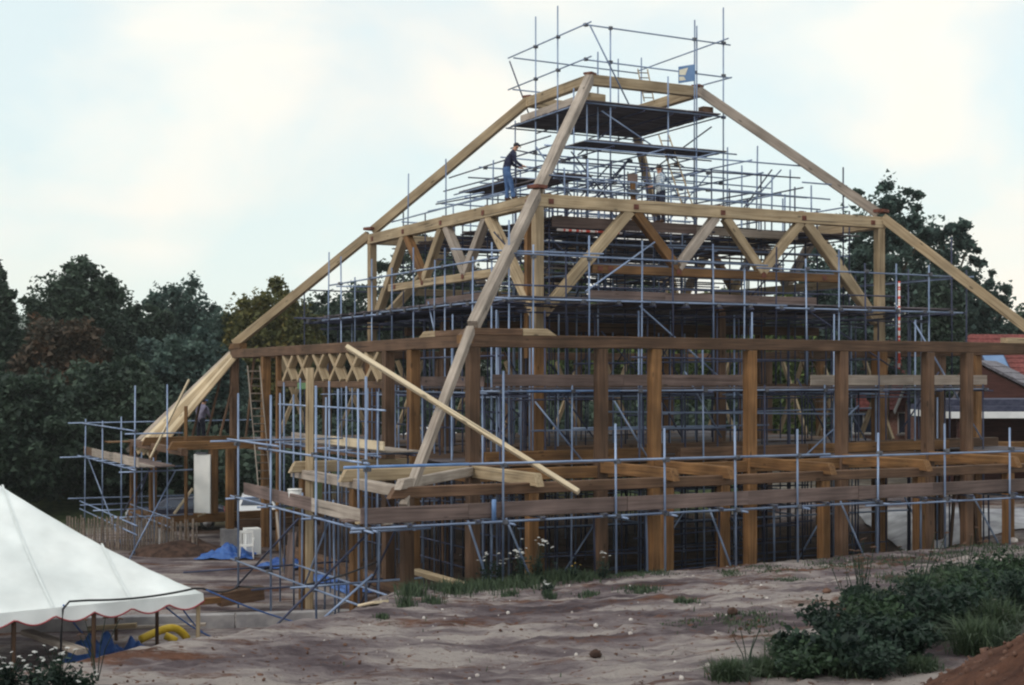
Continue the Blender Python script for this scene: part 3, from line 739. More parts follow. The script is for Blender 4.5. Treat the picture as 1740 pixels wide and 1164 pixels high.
# inner row, transoms, couplers
for i, a in enumerate([-RS]+S_r):
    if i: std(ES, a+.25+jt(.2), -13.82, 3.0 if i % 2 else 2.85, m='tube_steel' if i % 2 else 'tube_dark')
    led(ES, (a+.12, -RS-.3, 2.83), (a+.12, -13.4, 2.83), name='transom')
    for z in (2.86, 4.07): coupler(ES, (a, -RS-.04, z))
for b in S_l+[-RS]:
    led(ES, (-RS-.3, b+.12, 2.80), (-13.4, b+.12, 2.80), name='transom')
    for z in (2.84, 4.22, 1.25): coupler(ES, (-RS-.04, b, z))
for i in range(14):
    a = -RS+.9+i*1.55; led(ES, (a, -RS-.18, 2.92), (a, -13.5, 2.92), 'tube_dark', 'transom'); coupler(ES, (a, -RS-.05, 2.9))
for x in (553, 575, 608, 500, 478):
    b = b_at(x, -13.55); std(ES, -13.55, b, 5.4+jt(.3), m='tube_steel')
for k, b in enumerate((-12.4, -9.6, -7.2)): std(ES, -13.6, b, 3.0)
# rakers at the corner
led(ES, (-14.7, -RS+.3, 2.75), (-17.6, -14.2, gz(-17.6, -14.2)), 'tube_dark', 'brace'); led(ES, (-14.75, -RS-.05, 1.95), (-17.0, -14.9, gz(-17, -14.9)), 'tube_steel', 'brace')
led(ES, (-RS+.05, -RS+4.3, 2.7), (-RS+.05, bend+.3, .3), 'tube_dark', 'brace'); led(ES, (-13.5, -9.2, 2.7), (-13.5, -6.9, .4), 'tube_steel', 'brace')
led(ES, (-13.4, -13.0, 2.7), (-13.4, -10.6, .5), 'tube_dark', 'brace')
for x0, x1, y1 in ((795, 830, 985), (1205, 1242, 975), (1428, 1466, 945), (1652, 1697, 922), (860, 905, 960)):
    aa = a_at(x0, -13.6); bb = a_at(x1, -14.2)
    led(ES, (aa, -13.6, 2.8), (bb, -14.2, gz(bb, -14.2)), 'tube_steel', 'brace')
# boards
pos = -RS-.1; k = 0
while pos < aend-.5:
    ln = random.choice((3.9, 3.9, 3.3, 2.4))
    board(ES, 'toe_board', (pos, -RS+.05+(.012 if k % 2 else 0), 3.12), 0, ln, w=.32, edge=True)
    for j in range(4): board(ES, 'deck_board', (pos+jt(.1), -RS+.24+j*.24, 2.965+jt(.004)), jt(.006), ln, m='board_grey' if j else 'oak_tan')
    pos += ln+.01; k += 1
pos = -RS+.12; k = 0
for ln in (3.3, 2.4, 3.0):
    board(ES, 'toe_board', (-RS+.06+.014*k, pos, 3.08), R(90), ln, w=.30, edge=True, m='oak_grey' if k == 0 else 'board_grey')
    for j in range(4): board(ES, 'deck_board', (-RS+.25+j*.24, pos+jt(.08), 2.95+jt(.004)), R(90)+jt(.01), ln, m='oak_grey' if k == 0 else 'board_grey')
    pos += ln-.06; k += 1
tube(ES, 'sleeve', (-12.0, -RS-.02, 2.9), (-12.0, -RS-.02, 3.35), 'tube_blue', .05)

# ---- scaffold along the left-hand opening
LS = hall_thing('opening_scaffold', 'small tube scaffold with pale planks in front of the lattice opening', 'scaffold')
for x in (484, 512, 560, 590, 640): 
    b = b_at(x, -11.9); std(LS, -11.9, b, 5.7+jt(.25)); std(LS, -11.0, b+.1, 5.2+jt(.4), m='tube_dark')
    led(LS, (-12.2, b+.05, 3.98), (-10.7, b+.05, 3.98), name='transom')
bA, bB = b_at(650, -11.9), b_at(480, -11.9)
led(LS, (-11.95, bA-.3, 5.1), (-11.95, bB+.2, 5.12)); led(LS, (-11.95, bA, 3.93), (-11.95, bB, 3.95)); led(LS, (-11.0, bA, 2.2), (-11.0, bB, 2.2), 'tube_dark')
led(LS, (-11.0, bA, 3.94), (-11.0, bB, 3.94), 'tube_dark')
p = bA+.1
for ln in (3.9, 3.3):
    board(LS, 'toe_board', (-11.82, p, 4.19), R(90), ln, m='pine_pale' if ln > 3.5 else 'oak_grey', edge=True)
    for j in range(4): board(LS, 'deck_board', (-11.65+j*.24, p, 4.04), R(90), ln, m='oak_grey')
    p += ln
led(LS, (-11.1, bA+1, 2.1), (-11.1, bA+3, 4.0), 'tube_dark', 'brace')

# ---- porch scaffold at the far left corner
PS = hall_thing('porch_scaffold', 'tube scaffold with toe boards around the porch corner at far left', 'scaffold')
zt_ = {229: 655, 207: 708, 175: 715, 145: 712}
for x, y in zt_.items():
    b = b_at(x, -RS); Y = wld(-RS, b)[1]; std(PS, -RS, b, z_at(y, Y), z0=gz(-RS, b)-.1)
    coupler(PS, (-RS, b, 2.86)); coupler(PS, (-RS, b, 4.15))
for x, zt in ((285, 5.7), (262, 3.1), (240, 3.2)):
    b = b_at(x, -13.6); std(PS, -13.6, b, zt)
b229, b145 = b_at(229, -RS), RS
led(PS, (-RS-.05, b229-.3, 2.86), (-RS-.05, b145+1.0, 2.86)); led(PS, (-RS-.05, b229-.2, 4.16), (-RS-.05, b145+.4, 4.16))
led(PS, (-RS-.6, RS, 4.17), (-8.2, RS, 4.2)); led(PS, (-RS-.9, RS+.02, 2.85), (-12.8, RS+.02, 2.86)); led(PS, (-RS-.6, RS+.05, 1.25), (-10, RS+.05, 1.2))
led(PS, (-RS-.3, b229+.1, 4.05), (-13.2, b229+.25, 4.05)); led(PS, (-RS-.5, b229+.1, 2.78), (-12.9, b229+.1, 2.8))
for z in (1.05, .75): led(PS, (-RS-.06, b229-.6, z), (-RS-.06, b145+.5, z+.05)); led(PS, (-13.6, 6.4, z+.1), (-13.6, 12.5, z+.1))
for i in range(6):
    b = b229+.3+i*1.5; led(PS, (-RS-.3, b, 2.92), (-13.2, b, 2.92), name='transom')
for b in (8, 11, 13.5): led(PS, (-RS-.4, b, 1.1), (-12.4, b, 1.1), name='transom')
led(PS, (-13.45, b229+.3, 2.75), (-15.3, b229-1.1, gz(-15.3, b229-1.1)), name='brace'); led(PS, (-RS, 13.9, 2.8), (-RS, 8.2, .2), 'tube_steel', 'brace')
led(PS, (-14.2, 6.8, 2.8), (-14.2, 12.9, .2), 'tube_dark', 'brace'); led(PS, (-13.7, 9, 2.7), (-13.7, 12.5, .2), 'tube_dark', 'brace')
p = b229-.35
for i, ln in enumerate((3.9, 3.9, 1.6)):
    board(PS, 'toe_board', (-RS+.05, p, 3.1), R(90), ln, m='oak_grey' if i < 2 else 'oak_brown', w=.3, edge=True)
    for j in range(5): board(PS, 'deck_board', (-RS+.22+j*.24, p+jt(.1), 2.965), R(90)+jt(.01), ln, m='oak_grey' if j < 2 else 'board_grey')
    p += ln+.01
for j in range(6): board(PS, 'porch_board', (-RE+.2, 11.0+j*.24, 3.36), jt(.02), 3.9, m='oak_brown')
for j in range(4): board(PS, 'porch_board', (-RE-.9, RE+.15+j*.24, 3.46), jt(.02), 3.9, m='oak_orange')

# ---- gallery scaffold: ring of decking half way up the roof
GS = hall_thing('gallery_scaffold', 'wide ring of scaffold decking and guard rails below the zigzag truss', 'scaffold')
RG = 8.2; ZG = 8.02
stR = [a_at(x, -RG) for x in (905, 963, 1000, 1090, 1145, 1213, 1265, 1318, 1370, 1425, 1470, 1523, 1578, 1618)]
tpR = [9.5, 9.35, 9.75, 9.7, 9.6, 9.8, 9.3, 9.75, 9.4, 9.8, 9.4, 9.5, 9.4, 10.4]
for i, a in enumerate(stR): std(GS, a, -RG, tpR[i]+jt(.08), z0=(5.7 if i % 3 else gz(a, -RG)), m='tube_steel' if i % 3 != 1 else 'tube_dark')
std(GS, -RG, -RG, 10.1, z0=0)
tube(GS, 'striped_pole', (stR[11]+.07, -RG-.05, 6.2), (stR[11]+.07, -RG-.05, 8.9), 'red_white', .034)
stL = [b_at(x, -RG) for x in (835, 803, 756, 738, 702, 665, 632, 603, 580, 558)]
for i, b in enumerate(stL): std(GS, -RG, b, (9.6, 9.3, 9.7, 9.4, 9.9, 9.4, 9.8, 9.3, 10.1, 10.35)[i], z0=(5.9 if i % 2 else 0))
for s in range(7):
    std(GS, -RG+2.6*s, RG, 9.5+jt(.2), m='tube_dark', z0=0); std(GS, RG, -RG+2.6*s, 9.5+jt(.2), m='tube_dark', z0=0)
aR = stR[-1]+.3; bL = stL[-1]+.5
led(GS, (-RG-.5, -RG-.05, ZG), (1, -RG-.05, ZG+.02), r=.027); led(GS, (.6, -RG-.05, ZG-.05), (aR+.1, -RG-.05, ZG-.04), r=.027)
led(GS, (-RG-.2, -RG-.05, 9.22), (.3, -RG-.05, 9.20)); led(GS, (-.1, -RG-.05, 9.12), (aR-.4, -RG-.05, 9.12)); led(GS, (-RG-1.5, -RG+.4, 9.30), (-RG+3.0, -RG+.12, 9.33))
led(GS, (-RG-.05, -RG-.4, ZG-.02), (-RG-.05, 1.0, ZG), r=.027); led(GS, (-RG-.05, .6, ZG-.06), (-RG-.05, bL, ZG-.06), r=.027)
led(GS, (-RG-.05, -RG+.5, 9.15), (-RG-.05, bL-.7, 9.16), r=.027); led(GS, (-RG, bL-1.3, 9.1), (-RG+2.8, bL-1.3, 9.15))
led(GS, (-RG-1.3, bL-.6, ZG-.02), (RG, bL-.6, ZG-.02), 'tube_dark')
for z in (ZG-.03, 9.15): led(GS, (-RG, RG, z), (RG, RG, z), 'tube_dark'); led(GS, (RG, -RG, z), (RG, RG, z), 'tube_dark')
led(GS, (RG, -RG-.3, 9.12), (RG, RG, 9.1)); led(GS, (-RG, -RG+.9, 8.45), (aR-1.5, -RG+.9, 8.5), 'tube_dark')
for i in range(15):
    a = -RG+i*1.12; led(GS, (a, -RG-.25, ZG-.11), (a, -RG+2.0, ZG-.11), 'tube_dark', 'transom'); coupler(GS, (a, -RG-.06, ZG-.03))
    led(GS, (-RG-.25, a+.1, ZG-.11), (-RG+2.0, a+.1, ZG-.11), 'tube_dark', 'transom'); coupler(GS, (-RG-.06, a+.1, ZG-.03))
for a in stR[::2]: coupler(GS, (a, -RG-.04, 9.16))
for b in stL[::2]: coupler(GS, (-RG-.04, b, 9.16))
led(GS, (stR[3], -RG+.1, ZG-.1), (stR[6]+.2, -RG+.1, 5.2), name='brace'); led(GS, (stR[2]+.1, -RG+.3, 8.3), (stR[4]+.4, -RG+1.6, 9.9), name='brace')
led(GS, (-RG+.1, stL[3], 6.9), (-RG+.1, stL[4]-.9, 8.2), name='brace'); led(GS, (stR[11], -RG+.1, 6.2), (stR[8], -RG+.1, 8.0), 'tube_dark', 'brace')
nb = 0
for j in range(70):
    b = -RG+.14+j*.235
    for i in range(4):
        a = -RG+.02+i*4.1
        if nb >= 285: break
        inner = max(abs(a+2), abs(b)) < 4.2
        if random.random() < (.22 if inner else .07): continue
        if abs(abs(b)-RM) < .2 and (i in (0, 3)): continue
        board(GS, 'deck_board', (a+jt(.15), b, ZG+.07+jt(.006)), jt(.008), 3.9 if i < 3 else 3.6, m='board_under'); nb += 1
for i, (x0, x1) in enumerate(((1000, 1130), (1130, 1260), (1250, 1330))):
    board(GS, 'toe_board', (a_at(x0, -7.6), -7.6, ZG+.22), 0, 3.0, m='board_grey', edge=True)
board(GS, 'toe_board', (-7.7, -5.6, ZG+.2), R(90), 3.9, m='board_grey', edge=True)

# ---- lower inside deck at the height of the main plate, just behind the posts
WS = hall_thing('wall_scaffold', 'run of scaffold boards just behind the tall outer posts, below the main plate', 'scaffold')
RW = 9.35; ZW = 5.62
p = -RW+.1
for i, ln in enumerate((3.9, 3.9, 2.4, 3.9, 3.0)):
    if i != 2: board(WS, 'toe_board', (p, -RW, ZW+.23), 0, ln, w=.3, m='board_grey' if i < 3 else 'oak_grey', edge=True)
    for j in range(4): board(WS, 'deck_board', (p, -RW+.18+j*.24, ZW+.02), 0, ln, m='board_under')
    p += ln+.01
p = -RW+.3
for ln in (3.9, 2.4): 
    board(WS, 'toe_board', (-RW, p, ZW+.2), R(90), ln, w=.26, m='board_grey', edge=True)
    for j in range(4): board(WS, 'deck_board', (-RW+.18+j*.24, p, ZW+.02), R(90), ln, m='board_under')
    p += ln
led(WS, (-RW-.3, -RW-.06, ZW-.05), (aR, -RW-.06, ZW-.05)); led(WS, (-RW-.06, -RW, ZW-.1), (-RW-.06, -2.9, ZW-.1)); led(WS, (-RW, -RW+1, ZW-.08), (aR, -RW+1, ZW-.08), 'tube_dark')
tube(WS, 'sleeve', (-8.3, -RW-.06, ZW-.05), (-5.5, -RW-.06, ZW-.05), 'tube_blue', .03)
for i in range(9):
    a = -RW+.3+i*2.1; std(WS, a, -RW, ZW+.1+(1.1 if i % 3 == 0 else 0), z0=0, m='tube_steel' if i % 2 else 'tube_dark'); std(WS, a+.1, -RW+1.05, ZW, z0=0, m='tube_dark')
    led(WS, (a+.1, -RW-.3, ZW-.1), (a+.1, -RW+1.4, ZW-.1), 'tube_dark', 'transom'); coupler(WS, (a, -RW-.05, ZW-.06))
for i in range(4):
    b = -RW+.4+i*1.9; std(WS, -RW, b, ZW+.1+(i == 1)*1.2, z0=0); led(WS, (-RW-.3, b+.1, ZW-.14), (-RW+1.3, b+.1, ZW-.14), 'tube_dark', 'transom')
led(WS, (-8.0, -RW+.05, 5.3), (-6.2, -RW+.05, 3.3), name='brace'); led(WS, (-5.6, -RW+.05, 5.3), (-4.3, -RW+.05, 3.4), name='brace'); led(WS, (5.2, -RW+.3, 7.6), (8.0, -RW+.3, 4.0), 'tube_steel', 'brace')
led(WS, (.3, -RW+.05, 3.3), (2.8, -RW+.05, 5.1), name='brace')

# ---- birdcage scaffold filling the inside of the hall
BS = hall_thing('birdcage_scaffold', 'dense cage of scaffold tubes and decks filling the inside of the hall', 'scaffold')
GA = (-7.3, -5.4, -3.6, -1.8, 0, 1.8, 3.6, 5.4, 7.3)
for a in GA:
    for b in GA:
        r = max(abs(a), abs(b))
        zt = random.uniform(12.2, 13.4) if r < 2 else random.uniform(11.6, 12.9) if r < 4 else random.uniform(10.9, 12.3) if r < 6 else random.uniform(7.7, 7.95)
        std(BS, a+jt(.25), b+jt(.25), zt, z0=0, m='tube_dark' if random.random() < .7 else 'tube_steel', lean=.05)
for z in (1.75, 3.2, 5.35, 7.7):
    for g in GA:
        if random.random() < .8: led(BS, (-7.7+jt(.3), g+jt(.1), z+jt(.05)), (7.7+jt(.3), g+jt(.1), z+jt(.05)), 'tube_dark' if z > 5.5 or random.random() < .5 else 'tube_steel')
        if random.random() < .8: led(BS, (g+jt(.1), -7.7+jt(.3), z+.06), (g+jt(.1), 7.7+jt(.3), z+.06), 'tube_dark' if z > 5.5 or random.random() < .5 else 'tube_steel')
for z in (10.45,):
    for g in GA[1:-1]:
        led(BS, (-5.8+jt(.2), g, z), (5.8+jt(.2), g, z), 'tube_dark'); led(BS, (g+.1, -5.8+jt(.2), z-.06), (g+.1, 5.8+jt(.2), z-.06), 'tube_dark')
for z in (9.3, 9.9):
    for g in (-5.4, -1.8, 1.8, 5.4): led(BS, (-5.8, g, z), (5.8, g, z), 'tube_steel' if g < 0 else 'tube_dark'); 
for i in range(26):
    a = random.choice(GA[1:-1]); b = random.choice(GA[1:-1]); z = random.choice((3.9, 5.6, 8.4))
    d = random.choice((-1.8, 1.8))
    if random.random() < .5: led(BS, (a, b+.08, z), (a+d, b+.08, z+1.7), 'tube_dark', 'brace')
    else: led(BS, (a+.08, b, z), (a+.08, b+d, z+1.7), 'tube_dark', 'brace')
for j in range(48):
    b = -5.62+j*.236
    for i in range(3):
        if random.random() < (.10 if b < -4.6 else .30): continue
        board(BS, 'deck_board', (-5.75+i*3.85+jt(.2), b, 10.56+jt(.03)), jt(.02), 3.9, m='board_under' if random.random() < .75 else 'board_grey')
board(BS, 'toe_board', (-5.55, -5.78, 10.45), 0, 3.0, w=.32, m='board_grey', edge=True); board(BS, 'toe_board', (-2.55, -5.76, 10.45), 0, 2.1, w=.3, m='board_grey', edge=True)
board(BS, 'toe_board', (-.5, -5.76, 10.42), 0, 3.9, w=.24, m='oak_grey', edge=True)
tube(BS, 'striped_pole', (-5.4, -5.82, 10.2), (-3.2, -5.82, 10.2), 'red_white', .035)
# loose decking trays a little lower, giving the jumble under the upper deck
for k in range(30):
    a, b = random.uniform(-5.5, 1.6), random.uniform(-5.2, 5.2); board(BS, 'deck_board', (a, b, random.choice((9.38, 9.98))), jt(.1), 3.9, m='board_under')

# thicket of tubes in the first bays behind the posts
for k in range(34):
    a = -8.6+k*.53+jt(.2); b = random.choice((-8.7, -7.9, -6.8, -5.9)); std(BS, a, b, random.choice((5.3, 7.7, 7.8, 5.9)), z0=0, m='tube_dark' if k % 3 else 'tube_steel')
for k in range(14):
    b = -8.4+k*.95+jt(.2); a = random.choice((-8.6, -7.8, -6.9)); std(BS, a, b, random.choice((5.3, 7.7, 5.9)), z0=0, m='tube_dark' if k % 3 else 'tube_steel')
for z in (.55, 1.1, 1.6, 2.3, 2.8, 4.4, 4.9, 6.4):
    for b in (-8.65, -7.85, -6.75):
        if random.random() < .75:
            a0 = random.uniform(-8.8, -3); led(BS, (a0, b+.06, z+jt(.12)), (min(8.6, a0+random.uniform(5, 11)), b+.06, z+jt(.12)), 'tube_dark' if z < 3 or random.random() < .5 else 'tube_steel')
    if random.random() < .8: led(BS, (-8.5, -8.5, z+.1), (-8.5, random.uniform(-3, 6), z+.1), 'tube_dark' if z < 3 or random.random() < .5 else 'tube_steel')
for k in range(12):
    a = -8+k*1.35; z = random.choice((.4, 4.0, 4.2)); led(BS, (a, -8.1, z), (a+random.choice((-1.4, 1.4)), -8.1+jt(.3), z+1.9), 'tube_steel' if k % 2 else 'tube_dark', 'brace')

for k in range(46):          # the tangle between the gallery deck and the upper deck, and above it
    z = random.uniform(8.5, 10.35) if k < 30 else random.uniform(11.0, 12.9); L2 = random.uniform(3, 8); c = random.uniform(-5.6, 5.6); s = random.uniform(-5.8, 5.8-L2*.8)
    q = ((s, c, z), (s+L2, c+jt(.3), z+jt(.1))) if k % 2 else ((c, s, z), (c+jt(.3), s+L2, z+jt(.1)))
    led(BS, *q, 'tube_steel' if k % 3 else 'tube_dark')
for k in range(26): std(BS, random.uniform(-5.6, 5.6), random.uniform(-5.8, 4), random.uniform(10.6, 13.2), z0=8.1, m='tube_steel' if k % 2 else 'tube_dark')
for k in range(14): board(BS, 'deck_board', (random.uniform(-5.6, 1.6), random.uniform(-5.4, 3), random.choice((9.38, 9.7, 10.1))), jt(.15), 3.9, m=random.choice(('board_grey', 'oak_grey', 'board_under')))

# ---- upper lifts: guard rails above the middle plate
US = hall_thing('upper_scaffold', 'open web of scaffold tubes and short platforms around the two men', 'scaffold')
for x, y, off in ((693, 295, -5.6), (758, 270, -5.6), (837, 272, -5.2)):
    b = b_at(x, off); std(US, off, b, z_at(y, wld(off, b)[1]), z0=10.5)
for x, y, off in ((1286, 248, -3.6), (1343, 288, -3.2), (1378, 315, -5.5), (1236, 250, -2.8), (1310, 300, -5.4), (1182, 250, -3.6), (1080, 285, -4.2), (1000, 270, -5.0), (960, 285, -5.3), (1332, 330, -5.4)):
    a = a_at(x, off); std(US, a, off, z_at(y, wld(a, off)[1]), z0=10.5)
led(US, (-5.7, -5.9, 11.75), (4.6, -5.9, 11.65)); led(US, (-5.5, -5.9, 11.42), (4.2, -5.9, 11.30)); led(US, (-5.9, -5.6, 11.55), (-5.9, 5.4, 11.5), r=.027); led(US, (-5.9, -5.2, 11.45), (-5.9, 2.2, 11.55))
led(US, (-5.6, 5.2, 11.5), (5.6, 5.2, 11.5)); led(US, (5.6, -5.6, 11.5), (5.6, 5.4, 11.45)); led(US, (3.8, -5.5, 12.2), (5.9, -5.2, 12.25))
for z in (11.9, 12.45, 12.95):
    for g in (-4.4, -2.6, -.9, .9, 2.7):
        led(US, (-4.6+jt(.6), g+jt(.2), z+jt(.06)), (4.4+jt(.8), g+jt(.2), z+jt(.06)), 'tube_steel' if random.random() < .6 else 'tube_dark')
        if random.random() < .75: led(US, (g+jt(.2), -4.5+jt(.6), z+.05), (g+jt(.2), 4.4+jt(.6), z+.08), 'tube_steel' if random.random() < .6 else 'tube_dark')
for k in range(14):
    a, b = random.uniform(-4, 3), random.uniform(-4.4, 2); d = random.choice((-1.6, 1.6))
    led(US, (a, b, 11.2), (a+d, b+jt(.4), 12.9), 'tube_dark' if k % 2 else 'tube_steel', 'brace')
for k in range(30):
    coupler(US, (random.choice((-4.4, -2.6, -.9, .9, 2.7)), random.choice((-4.4, -2.6, -.9, .9)), random.choice((11.9, 12.45, 12.95))))
for j in range(6): board(US, 'platform_board', (-3.0+jt(.05), -3.5+j*.24, 13.33), 0, 3.9, m='board_under')
for j in range(6): board(US, 'platform_board', (.85+jt(.05), -3.5+j*.24, 13.34), 0, 1.4, m='board_under')
for j in range(5): board(US, 'platform_board', (-4.6+j*.24, -1.6, 12.28), R(90), 3.9, m='board_under')
for j in range(5): board(US, 'platform_board', (-4.7+j*.24, -4.9, 12.0), R(90), 3.0, m='board_under')
led(US, (-3.2, -3.62, 13.27), (2.6, -3.62, 13.27)); led(US, (-4.75, -1.8, 12.2), (-4.75, 2.6, 12.22)); led(US, (-3.2, -2.2, 13.25), (2.6, -2.2, 13.25), 'tube_dark')

# ---- tower scaffold at the very top
TS = hall_thing('tower_scaffold', 'topmost scaffold platform with two tiers of guard rails above the roof apex', 'scaffold')
RQ = 2.5
def topstd(face, x, ytop, z0=10.6, off=RQ):
    if face == 'L': a, b = -off, b_at(x, -off)
    elif face == 'R': b = -off; a = a_at(x, b)
    elif face == 'B': b = off; a = a_at(x, b)
    else: a, b = off, b_at(x, off)
    std(TS, a, b, z_at(ytop, wld(a, b)[1]), z0=z0, lean=.015)
topstd('L', 910, 28); topstd('L', 948, 10); topstd('R', 1037, 48); topstd('R', 1180, 34); topstd('R', 1184, 44, off=2.4); topstd('R', 1229, 13, 10.6)
topstd('R', 1016, 88, off=1.9); topstd('B', 1051, 100, 14.3); topstd('B', 1090, 98, 14.3); topstd('R', 1135, 130); topstd('L', 975, 150); topstd('R', 997, 172); topstd('L', 876, 205, 12.5)
led(TS, (-RQ, -RQ-.35, 17.22), (-RQ, RQ+.4, 17.22)); led(TS, (-RQ-.1, -RQ-.02, 17.2), (3.15, -RQ-.02, 17.16)); led(TS, (2.75, -RQ-.45, 17.25), (2.65, RQ, 17.2)); led(TS, (-RQ, RQ, 17.15), (2.7, RQ, 17.12))
led(TS, (-RQ, -RQ-.35, 16.12), (-RQ, RQ+.4, 16.1)); led(TS, (-RQ-.1, -RQ-.02, 16.08), (3.15, -RQ-.02, 16.05)); led(TS, (3.0, -RQ-.3, 16.0), (2.7, .5, 16.0)); led(TS, (-RQ, RQ+.05, 16.05), (-.9, RQ+.05, 16.05))
led(TS, (-RQ+.1, -RQ-.08, 17.2), (-.9, -RQ-.08, 14.75), name='brace'); led(TS, (-RQ, RQ+.3, 17.1), (-RQ+.9, RQ+.3, 15.0), 'tube_dark', 'brace')
for (a, b) in ((-RQ, -RQ), (-RQ, b_at(910, -RQ)), (-RQ, b_at(948, -RQ)), (a_at(1037, -RQ), -RQ), (a_at(1180, -RQ), -RQ), (a_at(1229, -RQ), -RQ)):
    for z in (17.2, 16.1, 14.7): coupler(TS, (a, b, z))
for j in range(22): board(TS, 'deck_board', (-2.58+jt(.03), -2.55+j*.24, 14.76+jt(.004)), 0, 3.9, m='board_under')
for j in range(22): board(TS, 'deck_board', (1.34+jt(.02), -2.55+j*.24, 14.765), 0, 1.3, m='board_under')
led(TS, (-RQ-.3, -RQ-.07, 14.7), (2.9, -RQ-.07, 14.7), r=.027); led(TS, (-RQ-.08, -RQ, 14.7), (-RQ-.08, RQ+.3, 14.72)); led(TS, (-RQ-.3, RQ, 14.66), (3, RQ, 14.66), 'tube_dark'); led(TS, (2.62, -RQ-.3, 14.66), (2.62, RQ+.3, 14.66), 'tube_dark')
for g in (-1.5, -.4, .7, 1.8): led(TS, (g, -RQ-.2, 14.6), (g, RQ+.2, 14.6), 'tube_dark', 'transom')
led(TS, (-RQ, -.2, 14.0), (-RQ, 2.7, 14.0), 'tube_dark'); led(TS, (-1.9, -RQ, 14.5), (1.3, -RQ, 12.9), 'tube_steel', 'brace'); led(TS, (-RQ, 2.4, 13.9), (-RQ, -1.5, 13.0), 'tube_dark', 'brace'); led(TS, (2.6, -2.2, 14.4), (2.6, 1.5, 13.4), 'tube_dark', 'brace')
led(TS, (-2.2, -1.5, 13.2), (-.6, -1.5, 14.4), 'tube_dark', 'brace')
beam(TS, 'loose_timber', (-2.28, -2.1, 14.94), (-2.28, 2.2, 14.94), .2, .3, 'oak_grey'); beam(TS, 'loose_timber', (-2.3, -2.28, 14.93), (-1.7, -2.2, 14.93), .35, .28, 'oak_tan')
box('loose_timber', (2.3, -2.3, 14.9), (.4, .3, .24), 'oak_brown', TS)

# ================================================================== loose timber, ladders, signs
p0, p1 = pt(590, 590, 33.0), pt(983, 836, 30.75)
tag(beam(None, 'loose_plank', p0, p1, .10, .20, 'pine_pale', up=(-.3, -.8, .5)), 'long pale sawn timber lying slantwise across the near hip rafter', 'timber')
p0, p1 = pt(321, 646, 50.6), pt(255, 779, 48.6)
tag(beam(None, 'batten', p0, p1, .06, .13, 'pine_pale', up=(0, -1, .3)), 'short pale batten leaning on the plank rafters at the left hip', 'timber')
X, Y, Z = pt(316, 690, 49.2)
tag(beam(None, 'prop_post', (X, Y, tz(X, Y)), (X, Y, Z), .11, .11, 'oak_orange'), 'slim brown prop standing upright in front of the left porch', 'post')
X, Y, Z = pt(527, 625, 36.3)
tag(beam(None, 'tall_stud', (X-.02, Y, tz(X, Y)-.05), (X, Y-.02, Z), .2, .12, 'oak_tan'), 'tall slender orange-brown timber upright rising past the left eave plate', 'post')
for x0, y0, x1, y1, Y in ((378, 628, 352, 740, 53.2), (343, 672, 327, 742, 53.6), (395, 656, 374, 740, 52.6), (432, 607, 418, 742, 51.2), (313, 705, 304, 742, 54.2)):
    lab = {378: 'tallest slanting stud between the bending man and the porch corner post', 343: 'slanting stud just in front of the man with the blue cap',
           395: 'slanting stud nearest the porch corner post', 432: 'slanting stud behind the leaning ladder', 313: 'short slanting stud left of the man with the blue cap'}[x0]
    tag(beam(None, 'slanting_stud', pt(x0, y0, Y), pt(x1, y1, Y-.2), .08, .08, 'oak_brown'), lab, 'timber')

def ladder(label, p0, p1, w, side, n, m='oak_orange', r=.03):
    p0 = Vector(p0); p1 = Vector(p1); s = Vector(side).normalized()*w/2
    T = thing('ladder', label, 'ladder', p0)
    d = p1-p0
    for k in (-1, 1): beam(T, 'stile', s*k, s*k+d, .035, .075, m, jit=0, up=(0, -1, .2))
    for i in range(n): 
        q = d*((i+.7)/(n+.4)); tube(T, 'rung', q-s, q+s, 'pale_wood' if m != 'tube_steel' else 'tube_steel', .018)
    return T
def lad(label, x0, y0, Y0, x1, y1, Y1, w, n, m): return ladder(label, pt(x0, y0, Y0), pt(x1, y1, Y1), w, (1, .15, 0), n, m)
lad('tall wooden ladder standing beside the man in the checked shirt', 1176, 372, 44.6, 1128, 230, 46.4, .34, 10, 'oak_tan')
lad('ladder sticking up through the topmost platform', 1103, 172, 47.8, 1092, 118, 48.4, .34, 6, 'oak_tan')
lad('yellow-brown wooden ladder inside the hall on the right', 1412, 740, 47, 1350, 545, 49.5, .42, 16, 'oak_orange')
lad('bright pole ladder lower behind the tall right posts', 1345, 735, 55, 1342, 655, 55.5, .3, 8, 'oak_tan')
ladder('grey aluminium ladder leaning beside the porch post on the left', pt(452, 850, 45), pt(431, 622, 47.2), .40, (1, .2, 0), 17, 'oak_grey')

# small blue and cream sign panel at the top corner
sg = thing('sign_panel', 'small blue and cream panel fixed at the right corner of the topmost platform', 'sign', pt(1167, 140, 45.9), R(-38))
box('panel', (0, 0, .28), (.62, .03, .54), 'sign_blue', sg)
mesh_obj('mark', [(-.27, -.021, .08), (-.02, -.021, .08), (-.1, -.021, .2), (-.27, -.021, .22)], [(0, 1, 2, 3)], 'sign_cream', sg)
mesh_obj('mark', [(-.27, -.021, .27), (-.04, -.021, .24), (.06, -.021, .47), (-.27, -.021, .44)], [(0, 1, 2, 3)], 'sign_cream', sg)

